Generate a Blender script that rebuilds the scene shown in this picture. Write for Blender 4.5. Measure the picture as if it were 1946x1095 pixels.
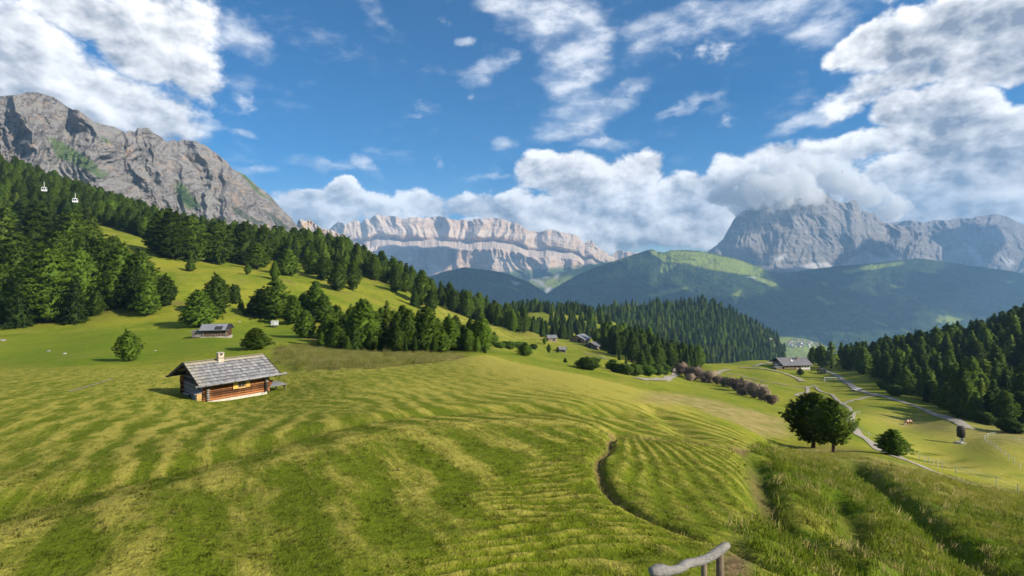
import bpy, bmesh, math, random
import numpy as np
from mathutils import Vector, Matrix, Euler

# ------------------------------------------------------------------ scene, camera, light
scene = bpy.context.scene
for o in list(bpy.data.objects):
    bpy.data.objects.remove(o)
COL = scene.collection
R = math.radians
F, CX, HY = 1007.0, 973.0, 520.0            # focal length in photo pixels, centre column, horizon row

cam_data = bpy.data.cameras.new('camera')
cam_data.sensor_width = 36.0
cam_data.lens = 36.0 * F / 1946.0
cam_data.shift_y = -(1095 / 2 - HY) / 1946.0
cam_data.clip_start = 0.1
cam_data.clip_end = 60000
cam = bpy.data.objects.new('camera', cam_data)
cam.rotation_euler = (R(90), 0, 0)
COL.objects.link(cam)
scene.camera = cam

SUN_AZ, SUN_EL = R(113), R(30)              # clockwise from the view direction, height
sun_data = bpy.data.lights.new('sun', 'SUN')
sun_data.energy = 5.0
sun_data.angle = R(0.53)
sun_data.color = (1.0, 0.90, 0.74)
sun = bpy.data.objects.new('sun', sun_data)
sun_dir = Vector((math.sin(SUN_AZ) * math.cos(SUN_EL), math.cos(SUN_AZ) * math.cos(SUN_EL), math.sin(SUN_EL)))
sun.rotation_euler = sun_dir.to_track_quat('Z', 'Y').to_euler()
COL.objects.link(sun)

vs = scene.view_settings
vs.view_transform = 'Standard'
vs.look = 'None'
vs.exposure = 0.78
vs.gamma = 1.0
vs.use_curve_mapping = False
scene.render.engine = 'CYCLES'
cy = scene.cycles
cy.max_bounces = 6
cy.diffuse_bounces = 2
cy.glossy_bounces = 2
cy.transmission_bounces = 3
cy.transparent_max_bounces = 8
cy.volume_bounces = 4
cy.sample_clamp_indirect = 2.0
cy.use_denoising = True
cy.use_adaptive_sampling = True
cy.adaptive_threshold = 0.02


# ------------------------------------------------------------------ node helpers
class NT:
    """A thin wrapper that writes shader node trees as expressions."""
    def __init__(self, tree):
        self.t = tree
        self.nodes = tree.nodes
        self.links = tree.links

    def put(self, sock, v):
        if v is None:
            return
        if isinstance(v, bpy.types.NodeSocket):
            self.links.new(v, sock)
        else:
            try:
                sock.default_value = v
            except Exception:
                if isinstance(v, (tuple, list)) and len(v) == 3:
                    sock.default_value = (v[0], v[1], v[2], 1.0)
                else:
                    sock.default_value = (v, v, v)

    def node(self, kind, _out=0, _props=None, **inp):
        n = self.nodes.new(kind)
        for k, v in (_props or {}).items():
            setattr(n, k, v)
        for k, v in inp.items():
            key = k.replace('_', ' ')
            s = n.inputs.get(key) or n.inputs.get(k)
            self.put(s, v)
        return n.outputs[_out] if _out is not None else n

    def m(self, op, a, b=None, c=None, clamp=False):
        n = self.nodes.new('ShaderNodeMath')
        n.operation = op
        n.use_clamp = clamp
        self.put(n.inputs[0], a)
        self.put(n.inputs[1], b)
        self.put(n.inputs[2], c)
        return n.outputs[0]

    def add(self, a, b): return self.m('ADD', a, b)
    def sub(self, a, b): return self.m('SUBTRACT', a, b)
    def mul(self, a, b): return self.m('MULTIPLY', a, b)

    def vm(self, op, a, b=None, scale=None):
        n = self.nodes.new('ShaderNodeVectorMath')
        n.operation = op
        self.put(n.inputs[0], a)
        if b is not None:
            self.put(n.inputs[1], b)
        if scale is not None:
            self.put(n.inputs['Scale'], scale)
        return n.outputs['Value'] if op in ('LENGTH', 'DOT_PRODUCT', 'DISTANCE') else n.outputs[0]

    def ramp(self, v, a, b, lo=0.0, hi=1.0, smooth=True):
        n = self.nodes.new('ShaderNodeMapRange')
        n.interpolation_type = 'SMOOTHSTEP' if smooth else 'LINEAR'
        n.clamp = True
        for i, x in enumerate((v, a, b, lo, hi)):
            self.put(n.inputs[i], x)
        return n.outputs[0]

    def mix(self, f, a, b, blend='MIX'):
        n = self.nodes.new('ShaderNodeMix')
        n.data_type = 'RGBA'
        n.blend_type = blend
        n.clamp_factor = True
        self.put(n.inputs[0], f)
        self.put(n.inputs[6], a)
        self.put(n.inputs[7], b)
        return n.outputs[2]

    def noise(self, vec, scale, detail=4.0, rough=0.55, dist=0.0, dims='3D', out=0, lac=2.0, w=None):
        n = self.nodes.new('ShaderNodeTexNoise')
        n.noise_dimensions = dims
        if vec is not None:
            self.put(n.inputs['Vector'], vec)
        n.inputs['Scale'].default_value = scale
        n.inputs['Detail'].default_value = detail
        n.inputs['Roughness'].default_value = rough
        n.inputs['Distortion'].default_value = dist
        n.inputs['Lacunarity'].default_value = lac
        return n.outputs[out]

    def attr(self, name, out='Fac'):
        n = self.nodes.new('ShaderNodeAttribute')
        n.attribute_name = name
        return n.outputs[out]

    def xyz(self, v):
        n = self.nodes.new('ShaderNodeSeparateXYZ')
        self.put(n.inputs[0], v)
        return n.outputs

    def vec(self, x, y, z):
        n = self.nodes.new('ShaderNodeCombineXYZ')
        for i, v in enumerate((x, y, z)):
            self.put(n.inputs[i], v)
        return n.outputs[0]

    def bump(self, h, strength, dist, normal=None):
        n = self.nodes.new('ShaderNodeBump')
        n.inputs['Strength'].default_value = strength
        n.inputs['Distance'].default_value = dist
        self.put(n.inputs['Height'], h)
        if normal is not None:
            self.put(n.inputs['Normal'], normal)
        return n.outputs[0]

    def scaled(self, v, sx, sy, sz):
        return self.vm('MULTIPLY', v, (sx, sy, sz))


def leaf_normal(nt):
    """The stored normal of a leaf, the same whichever side of the thin blade is struck."""
    g = nt.node('ShaderNodeNewGeometry', _out=None)
    return nt.vm('SCALE', g.outputs['Normal'], scale=nt.m('MULTIPLY_ADD', g.outputs['Backfacing'], -2.0, 1.0))


def new_mat(name):
    m = bpy.data.materials.new(name)
    m.use_nodes = True
    nt = NT(m.node_tree)
    bsdf = m.node_tree.nodes['Principled BSDF']
    bsdf.inputs['Specular IOR Level'].default_value = 0.2
    bsdf.inputs['Roughness'].default_value = 0.8
    return m, nt, bsdf


MATS = {}


def plain(name, col, rough=0.8, vary=0.18, scale=3.0, spec=0.2, metal=0.0, grain=None, bump=0.0, obj=True, each=0.25):
    """A procedural material: one base colour broken by noise (and stretched grain for timber)."""
    if name in MATS:
        return MATS[name]
    m, nt, b = new_mat(name)
    co = nt.node('ShaderNodeTexCoord', _out=None).outputs['Object']
    v = co if grain is None else nt.scaled(co, *grain)
    n1 = nt.noise(v, scale, 6.0, 0.65)
    n2 = nt.noise(co, scale * 0.21, 3.0)
    f = nt.add(nt.mul(n1, 0.65), nt.mul(n2, 0.35))
    oi = nt.node('ShaderNodeObjectInfo', _out=None).outputs['Random']
    f = nt.add(f, nt.mul(nt.sub(oi, 0.5), each if obj else 0.0))
    lo = tuple(c * (1 - vary * 2.0) for c in col)
    hi = tuple(min(1, c * (1 + vary * 1.6)) for c in col)
    b.inputs['Roughness'].default_value = rough
    b.inputs['Specular IOR Level'].default_value = spec
    b.inputs['Metallic'].default_value = metal
    nt.put(b.inputs['Base Color'], nt.mix(nt.ramp(f, 0.28, 0.72), lo, hi))
    if bump:
        nt.put(b.inputs['Normal'], nt.bump(n1, 0.6, bump))
    MATS[name] = m
    return m


# ------------------------------------------------------------------ numpy noise
_rng = np.random.RandomState(7)
_PERM = _rng.permutation(512)
_PERM = np.concatenate([_PERM, _PERM])
_GR = np.stack([np.cos(np.arange(512) * 2.399963), np.sin(np.arange(512) * 2.399963)], 1)


def pn(x, y, seed=0):
    x = np.asarray(x, float) + seed * 17.31
    y = np.asarray(y, float) + seed * 9.77
    xi = np.floor(x).astype(np.int64)
    yi = np.floor(y).astype(np.int64)
    xf, yf = x - xi, y - yi
    sx = xf * xf * xf * (xf * (xf * 6 - 15) + 10)
    sy = yf * yf * yf * (yf * (yf * 6 - 15) + 10)

    def g(ix, iy, dx, dy):
        h = _PERM[(_PERM[ix & 511] + iy) & 511]
        return _GR[h, 0] * dx + _GR[h, 1] * dy
    a = g(xi, yi, xf, yf)
    b = g(xi + 1, yi, xf - 1, yf)
    c = g(xi, yi + 1, xf, yf - 1)
    d = g(xi + 1, yi + 1, xf - 1, yf - 1)
    return ((a + sx * (b - a)) + sy * ((c + sx * (d - c)) - (a + sx * (b - a)))) * 1.5


def fbm(x, y, oct=5, seed=0, gain=0.5, lac=2.03):
    s, a, t = 0.0, 1.0, 0.0
    for k in range(oct):
        s = s + a * pn(x, y, seed + k * 3)
        t += a
        a *= gain
        x, y = x * lac, y * lac
    return s / t


def ridged(x, y, oct=5, seed=0, gain=0.5, lac=2.03):
    s, a, t = 0.0, 1.0, 0.0
    for k in range(oct):
        s = s + a * (1 - 2 * np.abs(pn(x, y, seed + k * 3)))
        t += a
        a *= gain
        x, y = x * lac, y * lac
    return s / t


def sstep(x, a, b):
    t = np.clip((x - a) / (b - a), 0, 1)
    return t * t * (3 - 2 * t)


def P3(px, py, Y):
    """The point seen at photo pixel (px, py) when it stands Y metres ahead."""
    return Vector(((px - CX) / F * Y, Y, (HY - py) / F * Y))


# ------------------------------------------------------------------ object helpers
def link(o, parent=None):
    COL.objects.link(o)
    if parent is not None:
        o.parent = parent
    return o


def mesh_obj(name, verts, faces, mat=None, parent=None, smooth=False):
    me = bpy.data.meshes.new(name)
    if isinstance(verts, np.ndarray):
        verts = verts.astype(np.float32)
        faces = np.asarray(faces, np.int32)
        me.vertices.add(len(verts))
        me.vertices.foreach_set('co', verts.ravel())
        k = faces.shape[1]
        me.loops.add(faces.size)
        me.loops.foreach_set('vertex_index', faces.ravel())
        me.polygons.add(len(faces))
        me.polygons.foreach_set('loop_start', np.arange(0, faces.size, k, dtype=np.int32))
        me.polygons.foreach_set('loop_total', np.full(len(faces), k, np.int32))
        me.update(calc_edges=True)
    else:
        me.from_pydata(verts, [], faces)
        me.update()
    if smooth:
        me.polygons.foreach_set('use_smooth', np.ones(len(me.polygons), bool))
    if mat is not None:
        me.materials.append(mat)
    return link(bpy.data.objects.new(name, me), parent)


def set_attr(o, name, vals):
    a = o.data.attributes.new(name, 'FLOAT', 'POINT')
    a.data.foreach_set('value', np.asarray(vals, np.float32).ravel())


def tag(o, label=None, cat=None, group=None, kind=None):
    if label: o['label'] = label
    if cat: o['category'] = cat
    if group: o['group'] = group
    if kind: o['kind'] = kind
    return o


def empty(name, loc=(0, 0, 0), rz=0.0, scale=1.0):
    o = bpy.data.objects.new(name, None)
    o.empty_display_size = 0.2
    o.location = loc
    o.rotation_euler = (0, 0, rz)
    o.scale = (scale,) * 3 if not isinstance(scale, (tuple, list)) else scale
    return link(o)


def grid_faces(nr, nc):
    i = np.arange(nr * nc).reshape(nr, nc)
    return np.stack([i[:-1, :-1], i[:-1, 1:], i[1:, 1:], i[1:, :-1]], -1).reshape(-1, 4)


class MB:
    """Collects solids into one mesh part."""
    def __init__(self):
        self.bm = bmesh.new()

    def box(self, c, s, rot=None, bevel=0.0):
        vs_ = bmesh.ops.create_cube(self.bm, size=1.0)['verts']
        M = Matrix.Translation(Vector(c)) @ (rot.to_4x4() if rot is not None else Matrix.Identity(4)) @ Matrix.Diagonal((*s, 1.0))
        bmesh.ops.transform(self.bm, matrix=M, verts=vs_)
        if bevel:
            es = list({e for v in vs_ for e in v.link_edges})
            bmesh.ops.bevel(self.bm, geom=es, offset=bevel, segments=1, affect='EDGES')
        return self

    def bar(self, a, b, w, h=None, up=(0, 0, 1), bevel=0.0):
        a, b = Vector(a), Vector(b)
        d = b - a
        x = d.normalized()
        z = Vector(up)
        y = z.cross(x)
        if y.length < 1e-5:
            y = Vector((0, 1, 0)).cross(x)
        y.normalize()
        z = x.cross(y)
        rot = Matrix((x, y, z)).transposed()
        return self.box((a + b) / 2, (d.length, w, h or w), rot, bevel)

    def tube(self, pts, rads, seg=8, jit=0.0, rng=None, cap=True):
        pts = [Vector(p) for p in pts]
        if not isinstance(rads, (list, tuple)):
            rads = [rads] * len(pts)
        rings = []
        for i, p in enumerate(pts):
            t = (pts[min(i + 1, len(pts) - 1)] - pts[max(i - 1, 0)]).normalized()
            a = t.cross(Vector((0, 0, 1)) if abs(t.z) < 0.9 else Vector((1, 0, 0))).normalized()
            b = t.cross(a)
            ring = []
            for k in range(seg):
                an = 2 * math.pi * k / seg
                r = rads[i] * (1 + (rng.uniform(-jit, jit) if rng else 0))
                ring.append(self.bm.verts.new(p + (a * math.cos(an) + b * math.sin(an)) * r))
            rings.append(ring)
        for i in range(len(rings) - 1):
            for k in range(seg):
                self.bm.faces.new((rings[i][k], rings[i][(k + 1) % seg], rings[i + 1][(k + 1) % seg], rings[i + 1][k]))
        if cap:
            self.bm.faces.new(rings[0][::-1])
            self.bm.faces.new(rings[-1])
        return self

    def prism(self, poly, vec):
        a = [self.bm.verts.new(Vector(p)) for p in poly]
        b = [self.bm.verts.new(Vector(p) + Vector(vec)) for p in poly]
        self.bm.faces.new(a[::-1])
        self.bm.faces.new(b)
        n = len(poly)
        for i in range(n):
            self.bm.faces.new((a[i], a[(i + 1) % n], b[(i + 1) % n], b[i]))
        return self

    def build(self, name, mat, parent=None, smooth=False):
        bmesh.ops.recalc_face_normals(self.bm, faces=self.bm.faces)
        me = bpy.data.meshes.new(name)
        self.bm.to_mesh(me)
        self.bm.free()
        me.materials.append(mat)
        if smooth:
            me.polygons.foreach_set('use_smooth', np.ones(len(me.polygons), bool))
        return link(bpy.data.objects.new(name, me), parent)

# ------------------------------------------------------------------ sky: Nishita air with procedural cumulus and high cloud
world = bpy.data.worlds.new('World')
scene.world = world
world.use_nodes = True
wn = NT(world.node_tree)
world.node_tree.nodes.clear()
sky = wn.nodes.new('ShaderNodeTexSky')
sky.sky_type = 'NISHITA'
sky.sun_disc = False
sky.sun_elevation = SUN_EL
sky.sun_rotation = SUN_AZ
sky.altitude = 2100
sky.air_density = 1.0
sky.dust_density = 0.3
sky.ozone_density = 3.0
hsv = wn.node('ShaderNodeHueSaturation', Saturation=1.50, Value=1.0, Color=sky.outputs[0])
air = wn.vm('SCALE', hsv, scale=0.068)

wdir = wn.node('ShaderNodeTexCoord', _out=None).outputs['Generated']
wx, wy, wz = wn.xyz(wdir)[:]
w_az = wn.m('ARCTAN2', wx, wy)
w_el = wn.m('ARCSINE', wz)
# the arrangement of the clouds is broken up by a two-step turbulence
flat = wn.vec(w_az, wn.mul(w_el, 1.25), 0.37)
t1 = wn.noise(flat, 5.5, 5.0, 0.60, dims='3D', out=1)
warp = wn.vm('SCALE', wn.vm('SUBTRACT', t1, (0.5, 0.5, 0.5)), scale=0.10)
ww = wn.vm('ADD', wn.vec(w_az, w_el, 0.0), warp)


def blob_field(blobs):
    """Sum of soft ellipses (given by photo pixel and pixel radii, kept as azimuth and elevation); also the mean height inside them."""
    cov = hsum = None
    for (px, py, rx, ry, rot, wgt) in blobs:
        az = math.atan((px - CX) / F)
        el = math.atan((HY - py) / F * math.cos(az))
        k = math.cos(az) ** 2
        ax, ay = 1.10 * rx / F * k, 1.12 * ry / F * math.cos(az)
        c, s = math.cos(R(rot)), math.sin(R(rot))
        A = (c / ax, s / ax, 0)
        B = (-s / ay, c / ay, 0)
        a = wn.sub(wn.vm('DOT_PRODUCT', ww, A), A[0] * az + A[1] * el)
        b = wn.sub(wn.vm('DOT_PRODUCT', ww, B), B[0] * az + B[1] * el)
        d2 = wn.m('MULTIPLY_ADD', a, a, wn.mul(b, b))
        w = wn.m('MAXIMUM', wn.m('MULTIPLY_ADD', d2, -wgt, wgt), 0.0)
        cov = w if cov is None else wn.m('MAXIMUM', cov, w)
        hb = wn.mul(w, b)
        hsum = (hb, w) if hsum is None else (wn.add(hsum[0], hb), wn.add(hsum[1], w))
    return cov, wn.m('DIVIDE', hsum[0], wn.m('MAXIMUM', hsum[1], 0.02))


CUMULUS = [
    (40, 140, 270, 110, -18, 1.0), (300, 70, 150, 95, -14, 1.0), (200, 190, 240, 75, -14, 1.0), (150, 10, 230, 52, -8, 1.0), (355, 120, 80, 75, 0, 0.9), (-150, 60, 260, 120, 0, 1.0),
    (642, 362, 44, 26, 0, 1.2), (590, 385, 90, 24, 4, 0.9), (700, 392, 80, 26, 0, 0.9), (600, 420, 110, 26, 0, 0.9), (545, 400, 60, 30, 0, .8),
    (815, 382, 74, 32, 0, 1.0), (895, 378, 60, 30, 0, 1.0), (965, 392, 60, 36, 0, 1.0), (760, 420, 160, 24, 0, 0.8), (940, 430, 140, 30, 0, .8),
    (1030, 335, 62, 48, 0, 1.2), (1100, 345, 110, 55, 0, 1.2), (1200, 325, 56, 46, 0, 1.1), (1180, 390, 170, 46, 0, 1.2), (1290, 365, 80, 48, 0, 1.1),
    (1080, 405, 110, 32, 0, 1.2), (1385, 330, 64, 44, 0, 1.1), (1450, 325, 90, 52, 0, 1.2), (1350, 400, 150, 46, 0, 1.1), (1530, 340, 110, 62, 0, 1.2), (1560, 330, 75, 45, 0, 1.1),
    (1140, 450, 230, 40, 0, 0.9), (1330, 450, 200, 44, 0, 0.9), (1010, 450, 130, 30, 0, .7),
    (1790, 240, 110, 90, 0, 1.2), (1720, 215, 74, 56, 0, 1.1), (1890, 300, 130, 80, 0, 1.2), (1850, 345, 190, 62, 0, 1.2), (1740, 350, 150, 60, 0, 1.1), (1900, 400, 190, 45, 0, 1.1), (1680, 400, 120, 40, 0, 1.0),
    (1640, 275, 130, 34, 14, 0.9), (1700, 150, 190, 44, 18, 0.85),
    (1790, 55, 240, 62, 12, 1.1), (1930, 100, 170, 70, 0, 1.1), (1640, 85, 100, 30, 10, 0.9), (1960, 10, 190, 80, 0, 1.1),
]
WISP = [
    (1060, 40, 120, 62, 0, 1.0), (1090, 120, 90, 60, 20, 1.0), (1110, 200, 95, 44, 8, 0.9), (1060, 240, 80, 30, 10, 0.8), (1170, 170, 110, 18, 18, 0.8),
    (990, 5, 70, 22, 0, 0.9), (1330, 40, 170, 44, 8, 0.75), (1480, 20, 140, 34, 0, 0.85), (1240, 85, 80, 22, 14, 0.7), (1560, 60, 90, 34, 0, .9),
    (880, 75, 26, 16, 20, 0.8), (925, 130, 62, 22, 22, 0.75), (905, 155, 40, 13, 10, 0.8), (960, 272, 36, 16, 10, 0.75), (1310, 200, 90, 10, 14, 0.7), (1270, 205, 34, 9, 10, .7),
    (470, 72, 80, 26, -12, 0.8), (392, 230, 46, 11, -8, 0.85), (460, 245, 26, 9, 0, 0.7), (590, 312, 70, 15, -4, 0.85), (690, 318, 38, 16, -28, 0.8), (480, 318, 60, 12, 0, 0.6),
    (705, 15, 50, 26, -30, 0.7), (1520, 235, 90, 20, 14, 0.9), (1590, 205, 90, 30, 20, 0.8), (940, 330, 40, 8, 0, .55), (1150, 270, 60, 14, 0, .7),
]
cu_cov, cu_h = blob_field(CUMULUS)
wi_cov, wi_h = blob_field(WISP)
# beyond the frame the same kind of broken cloud goes on
out_m = wn.m('MAXIMUM', wn.ramp(wn.m('ABSOLUTE', w_az), R(47), R(58)), wn.ramp(w_el, R(31), R(40)))
gen = wn.ramp(wn.noise(flat, 2.3, 3.0, 0.5), 0.48, 0.72)
cu_cov = wn.m('MAXIMUM', cu_cov, wn.mul(wn.mul(gen, out_m), 1.0))

cp = wn.vec(w_az, wn.mul(w_el, 1.35), 0.0)
n_a = wn.noise(cp, 9.0, 9.0, 0.59, lac=2.05)
l_c = wn.noise(wn.vm('ADD', cp, (5.2, 1.3, 0.0)), 5.0, 3.0, 0.5)
l_a = wn.noise(cp, 9.0, 4.0, 0.58, lac=2.05)
l_b = wn.noise(wn.vm('ADD', cp, (0.014, 0.018, 0.0)), 9.0, 4.0, 0.58, lac=2.05)   # a step towards the sun
dens = wn.add(wn.mul(cu_cov, 1.10), wn.mul(wn.sub(n_a, 0.5), 2.15))
cu_a = wn.ramp(dens, 0.20, 0.66)
lum = wn.sub(0.68, wn.mul(wn.ramp(dens, 0.45, 1.45), 0.30))
lum = wn.add(lum, wn.mul(wn.sub(l_a, l_b), 3.2))
lum = wn.add(lum, wn.mul(wn.sub(n_a, 0.5), 0.5))
lum = wn.add(lum, wn.mul(cu_h, 0.45))
lum = wn.add(lum, wn.mul(wn.sub(l_c, 0.52), 1.5))
lum = wn.m('MINIMUM', wn.m('MAXIMUM', lum, 0.0), 1.0)
cu_col = wn.mix(lum, (0.155, 0.170, 0.205, 1), (0.84, 0.815, 0.785, 1))

wp = wn.vm('ADD', wn.scaled(cp, 1.0, 1.6, 1.0), (3.1, 1.7, 2.2))
n_w = wn.noise(wp, 17.0, 8.0, 0.58)
n_w2 = wn.noise(wp, 7.0, 3.0, 0.5)
wd = wn.add(wn.add(wi_cov, wn.mul(wn.sub(n_w, 0.5), 1.7)), wn.mul(wn.sub(n_w2, 0.5), 1.3))
wi_a = wn.mul(wn.ramp(wd, 0.05, 1.45), 0.85)
wi_col = wn.mix(wn.ramp(wn.add(n_w, wn.mul(wi_h, .1)), 0.35, 0.65), (0.42, 0.45, 0.52, 1), (0.72, 0.72, 0.73, 1))

skyc = wn.mix(wi_a, air, wi_col)
skyc = wn.mix(wn.mul(cu_a, 0.97), skyc, cu_col)
bg = wn.node('ShaderNodeBackground', Color=skyc, Strength=1.0)
wout = wn.nodes.new('ShaderNodeOutputWorld')
wn.links.new(bg, wout.inputs['Surface'])
world.cycles.sampling_method = 'MANUAL'
world.cycles.sample_map_resolution = 256

# ------------------------------------------------------------------ ground: one sheet from the fence to the far valley
CP = [  # photo column, photo row, metres ahead (distances from the size of the huts, trees, cow and posts that stand there)
    # foreground knoll
    (-300, 1095, 7.6), (0, 1095, 7.4), (300, 1095, 7.1), (640, 1095, 7.0), (973, 1095, 6.9), (1250, 1095, 6.7), (1365, 1095, 6.7), (1480, 1095, 7.2), (1650, 1095, 9.0), (1850, 1095, 11.5), (2150, 1095, 14),
    (0, 1500, 4.2), (973, 1500, 4.0), (1500, 1500, 4.2), (1946, 1500, 6.0), (-300, 1500, 4.5), (2200, 1500, 7.5),
    (973, 2500, 2.0), (0, 2500, 2.1), (1946, 2500, 2.6),
    (-250, 1060, 8.2), (0, 1012, 9.2), (250, 945, 11.0), (500, 880, 13.5), (700, 828, 16.0), (850, 804, 18.5), (1000, 800, 19.5), (1130, 812, 19.5),
    (-200, 1010, 10.0), (0, 985, 11.0), (250, 920, 13.2), (500, 856, 16.2), (700, 806, 19.5), (850, 789, 22.5), (1000, 786, 24.0), (1150, 792, 24.5),
    (500, 980, 9.7), (750, 930, 11.3), (950, 900, 12.6), (1050, 960, 10.3), (1130, 880, 13.2),
    # lobe and tall-grass bank on the right
    (1165, 828, 18.5), (1300, 850, 17.0), (1420, 860, 18.5), (1280, 940, 11.8), (1400, 985, 10.5), (1440, 930, 13.0), (1490, 1010, 10.3), (1560, 1060, 9.4),
    (1520, 900, 20.0), (1600, 960, 15.5), (1700, 1020, 13.4), (1500, 868, 32.0), (1600, 872, 36.0), (1640, 900, 30.0), (1700, 940, 22.0), (1800, 1000, 17.5), (1946, 1060, 15.5), (1750, 905, 32.0), (1850, 960, 26.0), (1946, 985, 24.0), (2200, 1020, 26.0), (1850, 925, 40.0), (1946, 948, 38.0),
    # meadow round the cabin and the bright hill
    (-300, 850, 22), (0, 900, 17), (0, 800, 27), (200, 850, 21), (250, 780, 32), (400, 764, 45.0), (346, 747, 48.5), (508, 746, 49.5), (540, 738, 51), (500, 800, 28), (700, 760, 33), (650, 720, 48),
    (0, 730, 46), (-300, 720, 55), (150, 712, 60), (0, 694, 80), (250, 694, 75), (-300, 690, 90), (560, 690, 66), (700, 700, 60), (850, 690, 62), (850, 740, 40), (1000, 740, 38), (1000, 694, 58), (930, 676, 78), (1100, 712, 50), (1200, 736, 45), (1300, 768, 40), (1380, 798, 36), (1450, 832, 33), (1200, 775, 32), (1320, 815, 27), (1420, 845, 25),
    # straight behind that crest
    (900, 690, 92), (1000, 706, 80), (1100, 730, 76), (1200, 756, 70), (1300, 786, 62), (1400, 818, 56), (1455, 850, 50),
    (1000, 686, 105), (1100, 702, 110), (1200, 722, 105), (1300, 745, 100), (1400, 770, 90), (1480, 800, 80), (1550, 838, 62), (1600, 850, 55), (1575, 862, 47), (1697, 864, 50),
    # left field, shed, trailer
    (-300, 650, 115), (0, 655, 108), (200, 650, 108), (330, 648, 108), (400, 641, 110), (300, 676, 88), (0, 632, 132), (-300, 625, 140), (200, 628, 128), (522, 622, 150), (480, 662, 90), (600, 664, 100), (700, 672, 98), (800, 674, 98), (900, 676, 98),
    (620, 655, 115), (720, 662, 112), (820, 662, 115), (900, 662, 122), (600, 628, 140),
    # the green slope and the wooded ridge on the left
    (0, 612, 145), (120, 608, 148), (250, 598, 152), (330, 578, 162), (420, 597, 158), (480, 596, 165), (560, 606, 160), (-300, 600, 160),
    (0, 540, 185), (200, 530, 185), (330, 545, 178), (-300, 520, 200), (100, 480, 230), (250, 460, 250), (330, 490, 232), (420, 520, 210), (500, 540, 205), (600, 575, 195), (700, 598, 190), (640, 556, 225), (760, 582, 235), (820, 604, 230), (560, 522, 250), (690, 548, 255), (760, 560, 262),
    (-300, 430, 300), (0, 420, 300), (150, 428, 300), (280, 452, 290), (400, 492, 275), (480, 505, 275),
    (-300, 300, 430), (0, 335, 400), (100, 366, 400), (200, 396, 400), (330, 440, 380), (430, 458, 380), (520, 466, 385), (620, 478, 400), (700, 512, 400), (760, 540, 390), (820, 572, 360), (900, 600, 340), (980, 622, 345),
    (850, 618, 225), (900, 632, 215), (960, 645, 215), (830, 590, 270), (900, 606, 300), (980, 632, 290), (1040, 641, 300),
    (-300, 320, 700), (0, 380, 650), (200, 440, 650), (430, 510, 620), (620, 550, 620), (760, 600, 560), (900, 640, 520),
    # huts in the dip, pasture behind
    (1000, 665, 205), (1067, 669, 240), (1125, 661, 280), (1095, 650, 335), (1048, 646, 330), (1000, 648, 270), (1170, 680, 240), (1200, 700, 190), (1110, 690, 170), (1230, 706, 200), (1285, 706, 250), (1280, 722, 200), (1180, 655, 330), (1250, 672, 330), (1320, 692, 300),
    (1060, 638, 440), (1000, 634, 430), (1080, 612, 540), (1050, 594, 620), (960, 600, 600), (1120, 596, 640), (1180, 620, 620), (1050, 606, 780), (1180, 660, 560), (960, 615, 800),
    # lawn, paths, house
    (1350, 692, 320), (1400, 690, 335), (1450, 686, 345), (1510, 701, 292), (1580, 724, 245), (1560, 694, 320), (1620, 694, 310), (1400, 712, 260), (1330, 738, 165), (1470, 765, 150), (1450, 738, 190), (1520, 745, 195), (1640, 742, 200), (1560, 775, 145), (1640, 830, 78), (1618, 790, 110), (1740, 876, 66), (1640, 770, 150), (1720, 770, 152), (1820, 806, 112), (1727, 809, 125), (1825, 842, 95), (1700, 830, 92), (1800, 880, 72), (1900, 850, 84), (1946, 880, 72), (2200, 900, 75), (1900, 900, 62), (1946, 925, 56),
    # wooded hill on the right
    (1946, 815, 112), (1900, 806, 122), (2200, 830, 120), (1780, 756, 175), (1900, 735, 185), (1946, 720, 190), (1690, 715, 240), (1700, 690, 275), (1640, 690, 320), (1800, 665, 285), (1900, 640, 290), (1946, 618, 300), (2250, 600, 310), (1700, 705, 420), (1850, 690, 440), (1980, 660, 440), (2250, 640, 450), (1500, 705, 420), (1400, 715, 420), (1300, 720, 420),
    # down to the valley
    (1200, 760, 800), (1400, 800, 700), (1600, 800, 700), (1900, 780, 750), (2250, 760, 800), (500, 640, 1000), (0, 560, 1000), (-300, 520, 1000), (900, 700, 1000), (1100, 720, 1150),
]
FARPTS = [(u, Y, z) for u in (-1.3, -.85, -.4, 0, .3, .6, .9, 1.3) for (Y, z) in ((1700, -430), (2600, -480), (4200, -490), (7000, -480), (10500, -470))]
pts = [((px - CX) / F, math.log(Y), (HY - py) / F) for px, py, Y in CP] + [(u, math.log(Y), z / Y) for u, Y, z in FARPTS]
pts = np.array(pts)
KU = 2.6                                      # columns weigh this much against log-distance
A_ = np.stack([pts[:, 0] * KU, pts[:, 1]], 1)


def tps_kernel(d2):
    return 0.5 * d2 * np.log(d2 + 1e-9)


d2 = ((A_[:, None] - A_[None]) ** 2).sum(-1)
n_ = len(A_)
K_ = tps_kernel(d2) + np.eye(n_) * 4e-4
Pm = np.concatenate([np.ones((n_, 1)), A_], 1)
sol = np.linalg.solve(np.block([[K_, Pm], [Pm.T, np.zeros((3, 3))]]), np.concatenate([pts[:, 2], np.zeros(3)]))

NU = 660
US = np.linspace(-1.42, 1.42, NU)
YS = np.concatenate([np.exp(np.linspace(math.log(1.6), math.log(620), 640)), np.exp(np.linspace(math.log(620), math.log(10000), 110))[1:]])
NY = len(YS)
LS = np.log(YS)
# the smooth surface is solved on a coarser lattice and refined
cu_, cl_ = np.linspace(-1.42, 1.42, 230), np.linspace(LS[0], LS[-1], 260)
GU, GL = np.meshgrid(cu_ * KU, cl_)
val = sol[n_] + sol[n_ + 1] * GU + sol[n_ + 2] * GL
for k in range(n_):
    val += sol[k] * tps_kernel((GU - A_[k, 0]) ** 2 + (GL - A_[k, 1]) ** 2)


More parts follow.
